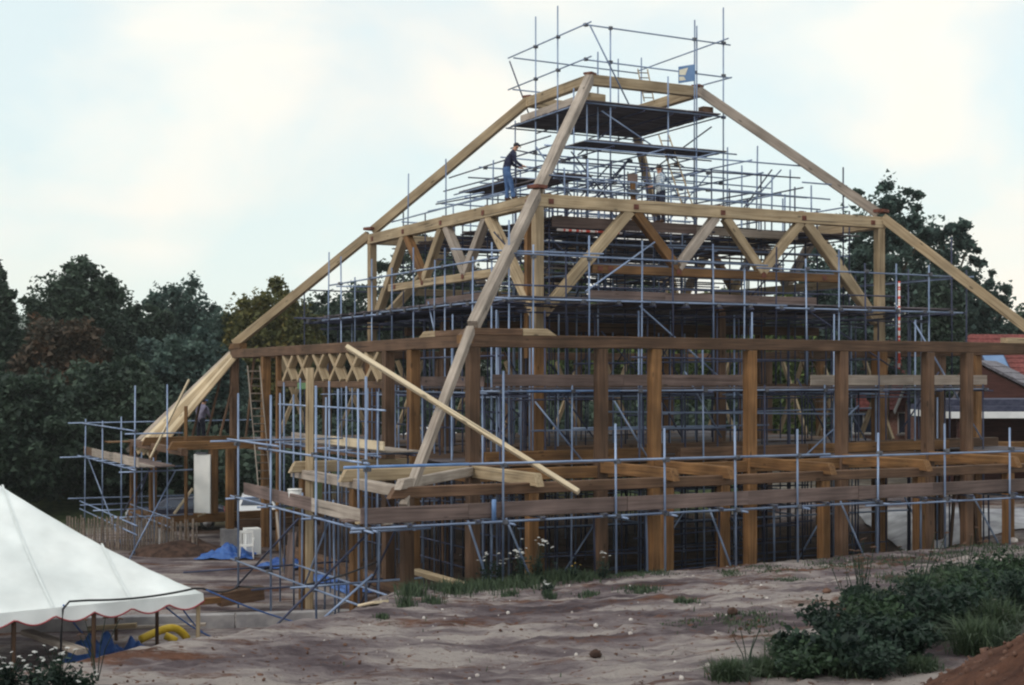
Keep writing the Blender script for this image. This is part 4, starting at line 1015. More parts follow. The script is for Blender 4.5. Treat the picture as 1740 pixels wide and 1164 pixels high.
# ================================================================== marquee
noise_mat('seam_grey', (.68, .72, .73), (.76, .80, .81), 5, .7)
MQ0 = Vector((-6.12, 28.0, 0)); d1 = Vector((-.80, -.60, 0)); d2 = Vector((-.60, .80, 0))
mq = thing('marquee', 'big white marquee with a scalloped red-edged valance in the left foreground', 'tent', tuple(MQ0))
ZEV = z_at(1008, 28.0)
def mqp(s, t, z): v = d1*s+d2*t; return (v.x, v.y, z)
def build_marquee():
    W, Lg, rise = 7.0, 12.0, 2.5; n = 40; V = []; Fc = []; 
    ns, ntt = 60, 36
    for j in range(ntt+1):
        for i in range(ns+1):
            s, t = Lg*i/ns, W*j/ntt
            d = min(s, t, Lg-s, W-t)
            h = rise*(d/(W/2))
            sag = -.16*math.sin(min(1, d/(W/2))*math.pi)
            wr = .018*math.sin(i*1.9+j*.6)*math.exp(-d*.8)+.05*float(fbm(s*.5, t*.5+9, 2))
            V.append(mqp(s, t, ZEV+h+sag+wr*min(1, d+.1)))
    for j in range(ntt):
        for i in range(ns):
            k = j*(ns+1)+i; Fc.append((k, k+1, k+ns+2, k+ns+1))
    mesh_obj('roof', V, Fc, 'canvas', mq, smooth=True)
    for s in (1.5, 3.0, 4.5, 6.0, 7.5, 9.0):          # sewn seams running up the front slope
        V = []; Fc = []
        for q in range(15):
            t = min(s, W/2)*q/14; d = t; z = ZEV+rise*(d/(W/2))-.16*math.sin(min(1, d/(W/2))*math.pi)+.03+.05*float(fbm(s*.5, t*.5+9, 2))*min(1, d+.1)
            V += [mqp(s-.02, t, z), mqp(s+.02, t, z)]
            if q: k = 2*q; Fc.append((k-2, k-1, k+1, k))
        mesh_obj('seam', V, Fc, 'seam_grey', mq)
    # valance with scallops, and its red binding
    def edge(p, q, L2):
        m = int(L2/.06); V = []; Fc = []; B = []
        for i in range(m+1):
            u = i/m; x = Vector(p).lerp(Vector(q), u); dp = .15+.13*abs(math.sin(u*L2/.74*math.pi)); o = .03*math.sin(u*L2*6)
            off = Vector((.02, -.03, 0))*(1+o*8)
            V += [tuple(x), tuple(x+off+Vector((0, 0, -dp)))]; B.append(tuple(x+off*1.2+Vector((0, 0, -dp))))
            if i: k = 2*i; Fc.append((k-2, k-1, k+1, k))
        mesh_obj('valance', V, Fc, 'canvas', mq, smooth=True)
        pipe('binding', B, .017, 'trim_red', mq, n=5)
    edge(mqp(0, 0, ZEV), mqp(Lg, 0, ZEV), Lg)
    edge(mqp(0, 0, ZEV), mqp(0, W, ZEV), W)
    for i, s in enumerate((.08, 2.2, 3.7, 5.0, 6.4, 7.6, 9.0)):
        v = d1*s+d2*.1; g = tz(MQ0.x+v.x, MQ0.y+v.y)
        beam(mq, 'pole', (v.x, v.y, g-.05), (v.x+.02, v.y, ZEV-.05), .075, .075, 'oak_tan' if i == 0 else 'oak_brown', jit=0)
    for t in (2.3, 4.6, 6.9):
        v = d2*t; g = tz(MQ0.x+v.x, MQ0.y+v.y); beam(mq, 'pole', (v.x, v.y, g-.05), (v.x, v.y, ZEV-.05), .07, .07, 'oak_brown', jit=0)
build_marquee()
def arc(pa, pb, sag, n=14):
    a, b = Vector(pa), Vector(pb); return [tuple(a.lerp(b, i/n)-Vector((0, 0, sag*4*(i/n)*(1-i/n)))) for i in range(n+1)]
# black cable hooked over the tent edge and on to the scaffold
cab = arc(pt(404, 997, 36.2), pt(345, 1000, 27.7), .1, 8)+arc(pt(330, 1000, 27.55), pt(150, 1020, 26.4), .06, 10)+[pt(118, 1022, 26.3), pt(107, 1035, 26.2), pt(104, 1080, 26.2), pt(103, 1125, 26.2)]
tag(pipe('cable', arc(pt(640, 955, 31), pt(404, 995, 36.3), .25)[:-1]+cab, .022, 'rubber_black', n=6), 'black cable looping from the scaffold over the marquee edge', 'cable')
def rope(name, a, b, lab, sag=.05): tag(pipe(name, arc(a, b, sag), .018, 'rope_blue', n=5), lab, 'rope')
rope('guy_rope', pt(347, 1001, 28.1), pt(520, 1062, 31.5), 'blue guy rope running right from the marquee corner to the scaffold foot')
rope('guy_rope', pt(108, 1028, 26.3), pt(140, 1075, 28.0), 'blue guy rope dropping from the cable hook to the blue sheeting')
rope('guy_rope', pt(280, 1030, 28.4), pt(358, 1082, 31), 'blue rope slanting down behind the corner pole of the marquee')
rope('guy_rope', pt(305, 1026, 28.6), pt(345, 1075, 31.5), 'second blue rope behind the marquee corner pole, nearer the pole')

# crumpled sheets
def sheet(name, label, c, sx, sy, h, seed, m='tarp_blue', rz=0, cat='tarpaulin'):
    n = 34; X0, Y0 = c; V = []; Fc = []; cr, sr = math.cos(rz), math.sin(rz)
    for j in range(n):
        for i in range(n):
            u, v = i/(n-1)-.5, j/(n-1)-.5
            e = 1+.25*float(vnoise(math.atan2(v, u)*1.3+seed, seed))
            x, y = u*sx*e, v*sy*e; x, y = x*cr-y*sr, x*sr+y*cr
            z = tz(X0+x, Y0+y)+.03+h*max(0, (1-abs(2*u)**2)*(1-abs(2*v)**2))*(1.0+2.2*float(fbm(u*5+seed, v*5, 3)))+.10*abs(float(fbm(u*9+seed, v*9+3, 2)))
            V.append((x, y, z-tz(X0, Y0)))
    for j in range(n-1):
        for i in range(n-1):
            k = j*n+i; Fc.append((k, k+1, k+n+1, k+n))
    o = mesh_obj(name, V, Fc, m, smooth=True); o.location = (X0, Y0, tz(X0, Y0)); tag(o, label, cat)
    return o
sheet('blue_tarp', 'crumpled blue sheet heaped under the marquee edge at lower left', (pt(165, 1090, 28.6)[0], 28.6), 1.5, 1.6, .38, 1.2)
sheet('blue_tarp', 'flat blue sheet spread right of the crumpled heap under the marquee', (pt(215, 1090, 29)[0], 29.3), 1.1, 1.0, .25, 4.2)
sheet('blue_tarp', 'blue sheet lying by the white chair near the porch', (pt(385, 938, 46.5)[0], 46.5), 1.9, 1.2, .22, 7.7)
sheet('blue_tarp', 'blue sheet at the foot of the leaning board left of the hall', (pt(480, 940, 44)[0], 44), 1.5, 1.3, .12, 2.7)
sheet('blue_tarp', 'long blue sheet along the sill at the near left of the hall', (pt(570, 975, 40.2)[0], 40.2), 3.6, .7, .12, 5.7, rz=R(-62))
sheet('white_sheeting', 'pale crumpled plastic sheeting spread on the ground under the right end of the hall', (pt(1690, 900, 50)[0]+.6, 51.5), 8.5, 7.0, .12, 3.3, 'sheeting_grey', cat='sheeting')
for k, (x, y, Y, ln, lab) in enumerate(((1655, 764, 47, 3.2, 'upper white board on the timber stack at right'), (1650, 772, 46.2, 4.0, 'lower white board on the timber stack at right'))):
    X, Y_, Z = pt(x, y, Y); tag(box('white_board', (X+1.5, Y, Z), (ln, 1.1, .10), 'white_panel', rz=R(4)), lab, 'board')
X, Y, Z = pt(1700, 757, 48)
tag(box('timber_baulk', (X+.8, 48, Z), (5, .3, .26), 'oak_orange', rz=R(-3)), 'orange timber baulk on top of the white boards at right', 'timber')
st = thing('trestle_table', 'rough timber trestles carrying the white boards at right', 'trestle', (16.6, 46.8, 0), R(3))
for x in (-1.6, 1.8):
    zt = z_at(772, 46.2)-.06
    beam(st, 'cross_bar', (x, -.7, zt-.09), (x, .9, zt-.09), .12, .16, 'oak_brown')
    for y in (-.55, .75):
        X, Y = 16.6+x, 46.8+y; beam(st, 'leg', (x-.25, y, tz(X, Y)-.05), (x, y, zt-.1), .1, .1, 'oak_brown', jit=0); beam(st, 'leg', (x+.25, y+.06, tz(X, Y)-.05), (x, y+.06, zt-.1), .1, .1, 'oak_brown', jit=0)

# yellow drain pipe arch
yp = []
for i in range(19):
    t = i/18; x = 238+80*t; y = 1087-22*math.sin(min(1, t*1.15)*math.pi*.5)**1+(0 if t < .6 else 20*((t-.6)/.4)**2.2)
    yp.append(pt(x, y, 30.3+.7*t))
tag(pipe('yellow_pipe', yp, .085, 'pipe_yellow', n=10), 'yellow flexible pipe arching beside the marquee poles', 'pipe')
X, Y, Z = pt(290, 1084, 30.2)
tag(pipe('pipe_end', [(X-.12, Y, Z+.05), (X, Y, Z), (X+.12, Y, Z-.07)], .08, 'pipe_yellow', n=10), 'short end of yellow pipe inside the yellow arch', 'pipe')

# planks on the ground
def plank_on(x0, y0, x1, y1, w, h, m, lab, Y0=None, Y1=None, lift=.0):
    A = gp(x0, y0) if Y0 is None else pt(x0, y0, Y0); B = gp(x1, y1) if Y1 is None else pt(x1, y1, Y1)
    tag(beam(None, 'ground_plank', (A[0], A[1], A[2]+h/2+lift), (B[0], B[1], B[2]+h/2+lift), w, h, m), lab, 'plank')
plank_on(45, 1078, 140, 1112, .24, .10, 'oak_grey', 'grey plank lying aslant beside the blue sheeting at lower left', 27.6, 26.0)
plank_on(150, 1072, 232, 1066, .12, .10, 'oak_tan', 'short pinkish batten on the ground behind the marquee poles', 31.5, 31.5)
plank_on(205, 1070, 350, 1064, .12, .08, 'oak_grey', 'long thin batten on the ground behind the yellow pipe', 32.4, 32.6)
plank_on(372, 1030, 445, 1018, .35, .35, 'oak_brown', 'short brown timber baulk lying on the yard right of the marquee', 35.6, 36.2)
plank_on(330, 1028, 400, 1022, .2, .15, 'oak_orange', 'short orange offcut on the yard right of the marquee', 35.2, 35.8)
plank_on(705, 975, 790, 1000, .25, .12, 'oak_tan', 'brown plank half hidden in the weeds at the foot of the hall', 33.5, 31.6)
plank_on(620, 1031, 648, 1029, .3, .05, 'pine_pale', 'pale offcut at the foot of the near corner scaffold upright')
# leaning board
A, B = pt(490, 970, 41.5), pt(497, 905, 42.6)
tag(beam(None, 'leaning_board', (A[0], A[1], tz(A[0], A[1])), B, .26, .03, 'board_grey', up=(0, -1, .3)), 'grey-green board leaning behind the left scaffold', 'board')
A, B = pt(480, 960, 43), pt(470, 870, 44)
tag(beam(None, 'leaning_batten', (A[0], A[1], tz(A[0], A[1])), B, .08, .05, 'oak_grey', up=(0, -1, .3)), 'thin grey batten leaning left of the grey-green board', 'batten')
# white upright panel in the porch
X, Y, Z = pt(344, 820, 51.9)
wp = thing('white_hoarding', 'tall white panel standing upright in the left porch', 'panel', (X, Y, .95), R(-22))
box('sheet', (0, 0, 1.08), (.70, .06, 2.16), 'white_panel', wp); box('top_bracket', (0, -.05, 2.2), (.5, .05, .07), 'coupler_steel', wp)
beam(wp, 'stay', (.25, -.2, .0), (.42, -.9, -.02), .05, .08, 'oak_tan'); beam(wp, 'stay', (-.36, -.1, .9), (-.75, -.7, -.0), .05, .09, 'pine_pale')
# white plastic chair
X, Y = pt(417, 930, 46)[0], 46.2; g = tz(X, Y)
ch = thing('plastic_chair', 'white plastic garden chair standing on the yard by the porch', 'chair', (X, Y, g), R(10))
box('seat', (0, 0, .42), (.46, .46, .035), 'plastic_white', ch)
for sx in (-.2, .2):
    for sy in (-.2, .2): beam(ch, 'leg', (sx*1.12, sy*1.15, 0), (sx, sy, .41), .045, .045, 'plastic_white', jit=0)
    beam(ch, 'armrest', (sx*1.15, -.22, .62), (sx*1.15, .2, .64), .05, .03, 'plastic_white', jit=0); beam(ch, 'arm_post', (sx*1.15, -.2, .43), (sx*1.15, -.21, .61), .04, .04, 'plastic_white', jit=0)
box('back_rail', (0, .24, .84), (.44, .03, .10), 'plastic_white', ch)
for i in range(5): beam(ch, 'back_slat', (-.17+i*.085, .22, .43), (-.17+i*.085, .24, .80), .035, .02, 'plastic_white', jit=0)
for sx in (-.21, .21): beam(ch, 'back_post', (sx, .22, .43), (sx, .24, .85), .035, .03, 'plastic_white', jit=0)
# concrete block by the chair
X, Y = pt(428, 915, 47.4)[0], 47.4
tag(box('concrete_block', (X, Y, tz(X, Y)+.42), (.5, .45, .9), 'white_panel', rz=R(25)), 'pale concrete block behind the white chair', 'block')
# bucket on the scaffold boards
X, Y, Z = pt(501, 827, 33.0)
bk = thing('white_bucket', 'white bucket standing on the scaffold boards at left', 'bucket', (X, Y, 2.97))
pipe('pail', [(0, 0, 0), (0, 0, .12), (0, 0, .33)], .15, 'plastic_white', bk, n=14, radii=[.13, .14, .16]); pipe('rim', [(0, 0, .32), (0, 0, .35)], .172, 'plastic_white', bk, n=14)
pipe('handle', [(-.17, 0, .3), (-.13, -.1, .22), (0, -.16, .18), (.13, -.1, .22), (.17, 0, .3)], .008, 'metal_rim', bk, n=5)
# green box hung under the lattice rail
X, Y, Z = pt(514, 656, 43)
tag(box('green_box', (X, Y, Z), (.28, .2, .2), 'tank_green'), 'small green box hanging under the lattice rail', 'box')
# soil heap by the porch
def heap(name, label, c, r, h, m, seed):
    n, rr = 26, 9; V = []; Fc = []
    for j in range(rr+1):
        for i in range(n):
            t = j/rr; q = 2*math.pi*i/n; R_ = r*t*(1+.3*float(vnoise(math.cos(q)*1.5+seed, math.sin(q)*1.5)))
            x, y = R_*math.cos(q)*1.5, R_*math.sin(q)
            V.append((x, y, h*(1-t*t)**1.2*(1+.7*float(fbm(x*1.5+seed, y*1.5, 3)))+(.05*float(vnoise(x*5, y*5))) - (.12 if j == rr else 0)))
    for j in range(rr):
        for i in range(n): Fc.append((j*n+i, j*n+n+i, j*n+n+(i+1) % n, j*n+(i+1) % n))
    o = mesh_obj(name, V, Fc, m, smooth=True); o.location = (*c, tz(*c)); tag(o, label, 'soil heap'); return o
noise_mat('soil_dark', (.035, .02, .016), (.095, .055, .042), 5, .95, .5)
heap('soil_heap', 'dark brown heap of soil in front of the porch sill', (pt(300, 910, 47.6)[0], 47.8), 1.2, .42, 'soil_dark', 1.1)
heap('soil_heap', 'small dark soil mound at the near left foot of the hall', (pt(655, 1000, 35)[0], 35.4), .9, .45, 'soil_dark', 4.1)

# chestnut paling fence
fx0, fx1 = pt(112, 900, 49)[0], pt(335, 900, 47.5)[0]
fn = thing('paling_fence', 'rustic chestnut paling fence behind the marquee at far left', 'fence', (fx0, 49, tz(fx0, 49)))
npal = 52
for i in range(npal):
    t = i/(npal-1); x = (fx1-fx0)*t; y = -1.5*t; g = tz(fx0+x, 49+y)-tz(fx0, 49)
    beam(fn, 'pale', (x+jt(.02), y, g-.05), (x+jt(.06), y+jt(.04), g+1.12+jt(.08)), .055+.02*(i % 7 == 0), .03, 'pale_wood', jit=.004)
for z in (.35, .85): pipe('wire', [((fx1-fx0)*t/8, -1.5*t/8-.03, z+.03*math.sin(t*2)) for t in range(9)], .006, 'coupler_steel', fn, n=4)

# ================================================================== cars behind the porch
def car(label, where, rz, m):
    T = thing('parked_car', label, 'car', where, rz)
    prof = [(-2.0, .35), (-2.05, .62), (-1.95, .86), (-1.05, .95), (-.45, 1.36), (.95, 1.40), (1.55, 1.0), (1.95, .92), (2.02, .6), (1.98, .33)]
    half = [.78, .82, .82, .80, .60, .60, .76, .80, .80, .78]; V = []; n = len(prof)
    for s in (-1, 1):
        for (x, z), h in zip(prof, half): V.append((x, s*h, z))
    Fc = [tuple(range(n-1, -1, -1)), tuple(range(n, 2*n))]+[(i, (i+1) % n, n+(i+1) % n, n+i) for i in range(n)]
    o = mesh_obj('body', V, Fc, m, T)
    bv = o.modifiers.new('bevel', 'BEVEL'); bv.width = .07; bv.segments = 3
    def pane(name, P): mesh_obj(name, P, [tuple(range(len(P)))], 'glass_dark', T)
    def onbody(x0, z0, h0, x1, z1, h1, t): return None
    pane('windscreen', [(-1.0, -.66, 1.0), (-1.0, .66, 1.0), (-.53, .52, 1.33), (-.53, -.52, 1.33)])
    pane('rear_window', [(1.5, .62, 1.06), (1.5, -.62, 1.06), (1.05, -.5, 1.36), (1.05, .5, 1.36)])
    for s in (-1, 1):
        pane('side_window', [(-.82, s*.775, 1.0), (.25, s*.775, 1.0), (.25, s*.625, 1.31), (-.42, s*.625, 1.31)])
        pane('side_window', [(.33, s*.775, 1.0), (1.3, s*.775, 1.03), (.92, s*.625, 1.32), (.33, s*.625, 1.31)])
        for x in (-1.3, 1.28):
            w = pipe('wheel', [(x, s*.66, .31), (x, s*.84, .31)], .31, 'tyre', T, n=18)
            pipe('hub', [(x, s*.80, .31), (x, s*.855, .31)], .18, 'metal_rim', w, n=12)
        box('headlight', (-2.02, s*.58, .74), (.08, .32, .14), 'lamp_clear', T); box('tail_light', (1.98, s*.62, .76), (.07, .22, .2), 'trim_red', T)
    box('bumper', (-2.04, 0, .48), (.12, 1.5, .16), 'tyre', T); box('bumper', (2.02, 0, .48), (.12, 1.5, .16), 'tyre', T)
    return T
X, Y = pt(300, 0, 60)[0], 60; car('dark blue car parked behind the posts of the left porch', (X, Y, tz(X, Y)), R(12), 'car_dark')
X, Y = pt(436, 0, 61)[0], 61; car('white car parked behind the left scaffold', (X, Y, tz(X, Y)), R(100), 'car_white')
X, Y = pt(715, 0, 64)[0], 66; car('pale car seen through the dark posts under the hall', (X, Y, tz(X, Y)), R(10), 'car_white')

# ================================================================== people
def person(label, where, rz, J, mats, extra=None):
    """one continuous skinned body; J: joint -> (x,y,z,rx[,ry]); mats: bone group -> material"""
    edges = [('pelvis', 'waist', 'top'), ('waist', 'chest', 'top'), ('chest', 'neck', 'top'), ('neck', 'skull', 'skin'), ('skull', 'crown', 'hair')]
    for s in 'lr':
        edges += [('chest', 'sh_'+s, 'top'), ('sh_'+s, 'el_'+s, 'top'), ('el_'+s, 'wr_'+s, 'sleeve'), ('wr_'+s, 'ha_'+s, 'skin'),
                  ('ha_'+s, 'f1_'+s, 'skin'), ('ha_'+s, 'f2_'+s, 'skin'), ('ha_'+s, 'f3_'+s, 'skin'), ('wr_'+s, 'th_'+s, 'skin'),
                  ('pelvis', 'hip_'+s, 'legs'), ('hip_'+s, 'kn_'+s, 'legs'), ('kn_'+s, 'an_'+s, 'legs'), ('an_'+s, 'toe_'+s, 'shoe'), ('an_'+s, 'heel_'+s, 'shoe')]
    for s in 'lr':           # fingers follow the forearm
        w, h = Vector(J['wr_'+s][:3]), Vector(J['ha_'+s][:3]); d = (h-w).normalized(); q = d.cross(Vector((0, 0, 1))); q = q.normalized() if q.length > .1 else Vector((0, 1, 0))
        for k, o, l in (('f1_', .025, .075), ('f2_', 0, .085), ('f3_', -.025, .07)):
            p = h+q*o+d*l+Vector((0, 0, -.015)); J[k+s] = (*p, .011)
        p = w.lerp(h, .5)+q*.05+d*.03; J['th_'+s] = (*p, .012)
    names = list(J); idx = {n: i for i, n in enumerate(names)}
    me = bpy.data.meshes.new('person'); me.from_pydata([J[n][:3] for n in names], [(idx[a], idx[b]) for a, b, _ in edges], [])
    o = bpy.data.objects.new('person', me); COL.objects.link(o)
    sk = o.modifiers.new('skin', 'SKIN'); sk.branch_smoothing = .3
    for i, n in enumerate(names):
        r = J[n][3]; r2 = J[n][4] if len(J[n]) > 4 else r
        me.skin_vertices[0].data[i].radius = (r, r2); me.skin_vertices[0].data[i].use_root = n == 'pelvis'
    sb = o.modifiers.new('sub', 'SUBSURF'); sb.levels = 2; sb.render_levels = 2
    dg = bpy.context.evaluated_depsgraph_get(); dg.update()
    ev = bpy.data.meshes.new_from_object(o.evaluated_get(dg)); o.modifiers.clear(); o.data = ev; bpy.data.meshes.remove(me)
    groups = list(mats); ev.materials.clear()
    for g in groups: ev.materials.append(mat(mats[g]))
    seg = [(Vector(J[a][:3]), Vector(J[b][:3]), g, J[a][3], J[b][3]) for a, b, g in edges]
    for p in ev.polygons:
        c = p.center; best = (9, None)
        for a, b, g, ra, rb in seg:
            ab = b-a; t = max(0, min(1, (c-a).dot(ab)/ab.length_squared)); d = (c-(a+ab*t)).length/(ra+(rb-ra)*t)
            if d < best[0]: best = (d, g)
        p.material_index = groups.index(best[1]); p.use_smooth = True
    o.location = where; o.rotation_euler = (0, 0, rz); tag(o, label, 'person')
    return o
def head_bits(o, c, face, hairm=None, cap=None, r=.098):
    """nose, ears, eyes, mouth and hair or cap placed on the skull; face = horizontal facing direction"""
    c = Vector(c); f = Vector(face).normalized(); s = f.cross(Vector((0, 0, 1))).normalized(); u = s.cross(f)
    def blob(name, p, rx, ry, rz_, m, lo=-9):
        V = []; Fc = []; n, k = 12, 8
        for j in range(k+1):
            for i in range(n):
                a, b = 2*math.pi*i/n, math.pi*j/k
                q = f*rx*math.sin(b)*math.cos(a)+s*ry*math.sin(b)*math.sin(a)+u*max(lo, rz_*math.cos(b)); V.append(tuple(p+q))
        for j in range(k):
            for i in range(n): Fc.append((j*n+i, j*n+n+i, j*n+n+(i+1) % n, j*n+(i+1) % n))
        return mesh_obj(name, V, Fc, m, o, smooth=True)
    blob('nose', c+f*(r*1.02)-u*.008, .022, .014, .026, 'skin')
    for k in (-1, 1):
        blob('ear', c+s*k*r*.86-u*.005, .022, .012, .032, 'skin'); blob('eye', c+f*r*.86+s*k*.034+u*.016, .010, .014, .009, 'hair_dark')
    blob('mouth', c+f*r*.84-u*.055, .012, .026, .007, 'trim_red')
    if hairm: blob('hair', c-f*.018+u*.03, r*1.05, r*.98, r*1.12, hairm, lo=-.015)
    if cap:
        blob('cap', c-f*.008+u*.03, r*1.08, r*1.02, r*1.0, cap, lo=0)
        slab('cap_peak', [tuple(c+f*(r*.75)+s*.075+u*.045), tuple(c+f*(r*.75)-s*.075+u*.045), tuple(c+f*(r*1.75)-s*.05+u*.075), tuple(c+f*(r*1.75)+s*.05+u*.075)], .014, cap, o)

# man leaning forward on the middle plate (faces +x locally)
J1 = dict(pelvis=(0, 0, .93, .135, .16), waist=(.03, 0, 1.06, .125, .15), chest=(.15, 0, 1.33, .145, .17), neck=(.23, 0, 1.50, .06), skull=(.31, 0, 1.60, .085, .08), crown=(.33, 0, 1.67, .07, .07),
          sh_l=(.15, .19, 1.39, .075), sh_r=(.15, -.19, 1.39, .075), el_l=(.22, .27, 1.13, .058), el_r=(.24, -.27, 1.13, .058), wr_l=(.40, .20, 1.02, .042), wr_r=(.43, -.18, 1.02, .042),
          ha_l=(.48, .19, 1.01, .04, .03), ha_r=(.51, -.17, 1.01, .04, .03), hip_l=(.0, .10, .86, .115), hip_r=(.0, -.10, .86, .115), kn_l=(.05, .11, .48, .078), kn_r=(.14, -.11, .49, .078),
          an_l=(.03, .11, .09, .055), an_r=(.20, -.11, .10, .055), toe_l=(.19, .12, .045, .042), toe_r=(.36, -.12, .045, .042), heel_l=(-.03, .11, .05, .045), heel_r=(.14, -.11, .05, .045))
mA = dict(top='jacket_navy', sleeve='jacket_navy', legs='jeans_blue', skin='skin', shoe='leather_brown', hair='hair_dark')
a, b = wld(-RM, b_at(863, -RM))
P1 = person('man in dark jacket and blue jeans leaning forward on the timber plate', (a-.05, b, ZM+.01), R(8), J1, mA)
head_bits(P1, (.325, 0, 1.605), (1, 0, .05), 'hair_dark', 'jacket_navy', .092)
# man in the checked shirt
J2 = dict(pelvis=(0, 0, .95, .13, .15), waist=(0, 0, 1.10, .125, .15), chest=(.03, 0, 1.38, .14, .18), neck=(.05, 0, 1.55, .058), skull=(.07, 0, 1.67, .085, .08), crown=(.06, 0, 1.75, .07, .07),
          sh_l=(.02, .20, 1.45, .075), sh_r=(.02, -.20, 1.45, .075), el_l=(.13, .26, 1.20, .06), el_r=(.14, -.25, 1.20, .06), wr_l=(.36, .13, 1.10, .043), wr_r=(.36, -.12, 1.20, .043),
          ha_l=(.44, .09, 1.10, .042, .032), ha_r=(.44, -.07, 1.21, .042, .032), hip_l=(0, .10, .88, .112), hip_r=(0, -.10, .88, .112), kn_l=(.03, .12, .49, .078), kn_r=(.03, -.12, .49, .078),
          an_l=(-.01, .13, .09, .055), an_r=(-.01, -.13, .09, .055), toe_l=(.15, .15, .045, .042), toe_r=(.15, -.15, .045, .042), heel_l=(-.06, .13, .05, .045), heel_r=(-.06, -.13, .05, .045))
mB = dict(top='shirt_check', sleeve='shirt_check', legs='trouser_dark', skin='skin', shoe='leather_brown', hair='hair_dark')
X, Y = pt(1123, 0, 43.0)[0], 43.0
P2 = person('dark-haired man in a checked shirt holding an upright tool on the upper deck', (X, Y, 10.60), R(205), J2, mB)
head_bits(P2, (.075, 0, 1.67), (.75, .65, 0), 'hair_dark', None, .092)
tl = thing('upright_tool', 'dark upright bar held by the man in the checked shirt', 'tool', (X-.42, Y-.2, 10.60))
tube(tl, 'shaft', (0, 0, 0), (-.03, 0, 1.72), 'tube_dark', .022); box('grip', (-.02, 0, 1.18), (.1, .06, .1), 'rubber_black', tl); box('foot', (0, 0, .04), (.14, .1, .08), 'rubber_black', tl)
vp = thing('vertical_machine', 'brown upright post and clamp beside the man in the checked shirt', 'tool', (X-.78, Y+.4, 10.60))
beam(vp, 'stand', (0, 0, 0), (-.05, 0, 1.5), .16, .14, 'oak_orange'); box('clamp', (-.03, -.1, 1.0), (.3, .2, .16), 'coupler_steel', vp); box('head_block', (-.05, 0, 1.45), (.3, .22, .24), 'board_grey', vp)
# man with the blue cap in the porch, seen from behind
J3 = dict(pelvis=(0, 0, .92, .14, .16), waist=(.02, 0, 1.06, .14, .16), chest=(.10, 0, 1.33, .155, .19), neck=(.17, 0, 1.50, .06), skull=(.21, 0, 1.60, .085, .08), crown=(.21, 0, 1.68, .07, .07),
          sh_l=(.09, .21, 1.40, .08), sh_r=(.09, -.21, 1.40, .08), el_l=(.12, .29, 1.13, .062), el_r=(.12, -.29, 1.13, .062), wr_l=(.31, .18, 1.00, .044), wr_r=(.31, -.18, 1.0, .044),
          ha_l=(.40, .15, .98, .042, .032), ha_r=(.40, -.15, .98, .042, .032), hip_l=(0, .10, .86, .118), hip_r=(0, -.10, .86, .118), kn_l=(.03, .12, .48, .08), kn_r=(.03, -.12, .48, .08),
          an_l=(0, .13, .09, .055), an_r=(0, -.13, .09, .055), toe_l=(.16, .14, .045, .042), toe_r=(.16, -.14, .045, .042), heel_l=(-.05, .13, .05, .045), heel_r=(-.05, -.13, .05, .045))
mC = dict(top='shirt_lilac', sleeve='shirt_lilac', legs='trouser_dark', skin='skin', shoe='leather_brown', hair='hair_dark')
X, Y = pt(341, 0, 54.6)[0], 54.6
P3 = person('man in lilac-grey shirt and blue cap standing in the porch, seen from behind', (X, Y, 3.39), R(62), J3, mC)
head_bits(P3, (.215, 0, 1.605), (1, 0, 0), 'hair_dark', 'cap_blue', .092)

# ================================================================== trees
def quads(C, size, rng, up=.35, aspect=.62):
    """random leaf quads around centres"""
    n = len(C)
    nrm = rng.normal(size=(n, 3)); nrm[:, 2] = np.abs(nrm[:, 2])+up; nrm /= np.linalg.norm(nrm, axis=1)[:, None]
    t = rng.normal(size=(n, 3)); t -= nrm*np.sum(t*nrm, 1)[:, None]; t /= np.linalg.norm(t, axis=1)[:, None]
    s = np.cross(nrm, t); L_ = (size*rng.uniform(.6, 1.35, n))[:, None]
    A = C-t*L_*.5; B = C+s*L_*aspect*.5; D = C-s*L_*aspect*.5; E = C+t*L_*.5
    V = np.stack([A, B, E, D], 1).reshape(-1, 3)
    return V, np.arange(4*n).reshape(n, 4)
def tris(C, size, rng):
    n = len(C); nrm = rng.normal(size=(n, 3)); nrm[:, 2] = np.abs(nrm[:, 2])+.35; nrm /= np.linalg.norm(nrm, axis=1)[:, None]
    t = rng.normal(size=(n, 3)); t -= nrm*np.sum(t*nrm, 1)[:, None]; t /= np.linalg.norm(t, axis=1)[:, None]
    s = np.cross(nrm, t); L_ = (size*rng.uniform(.55, 1.4, n))[:, None]
    V = np.stack([C-t*L_*.6, C+t*L_*.4+s*L_*.5, C+t*L_*.4-s*L_*.5], 1).reshape(-1, 3)
    return V, np.arange(3*n).reshape(n, 3)
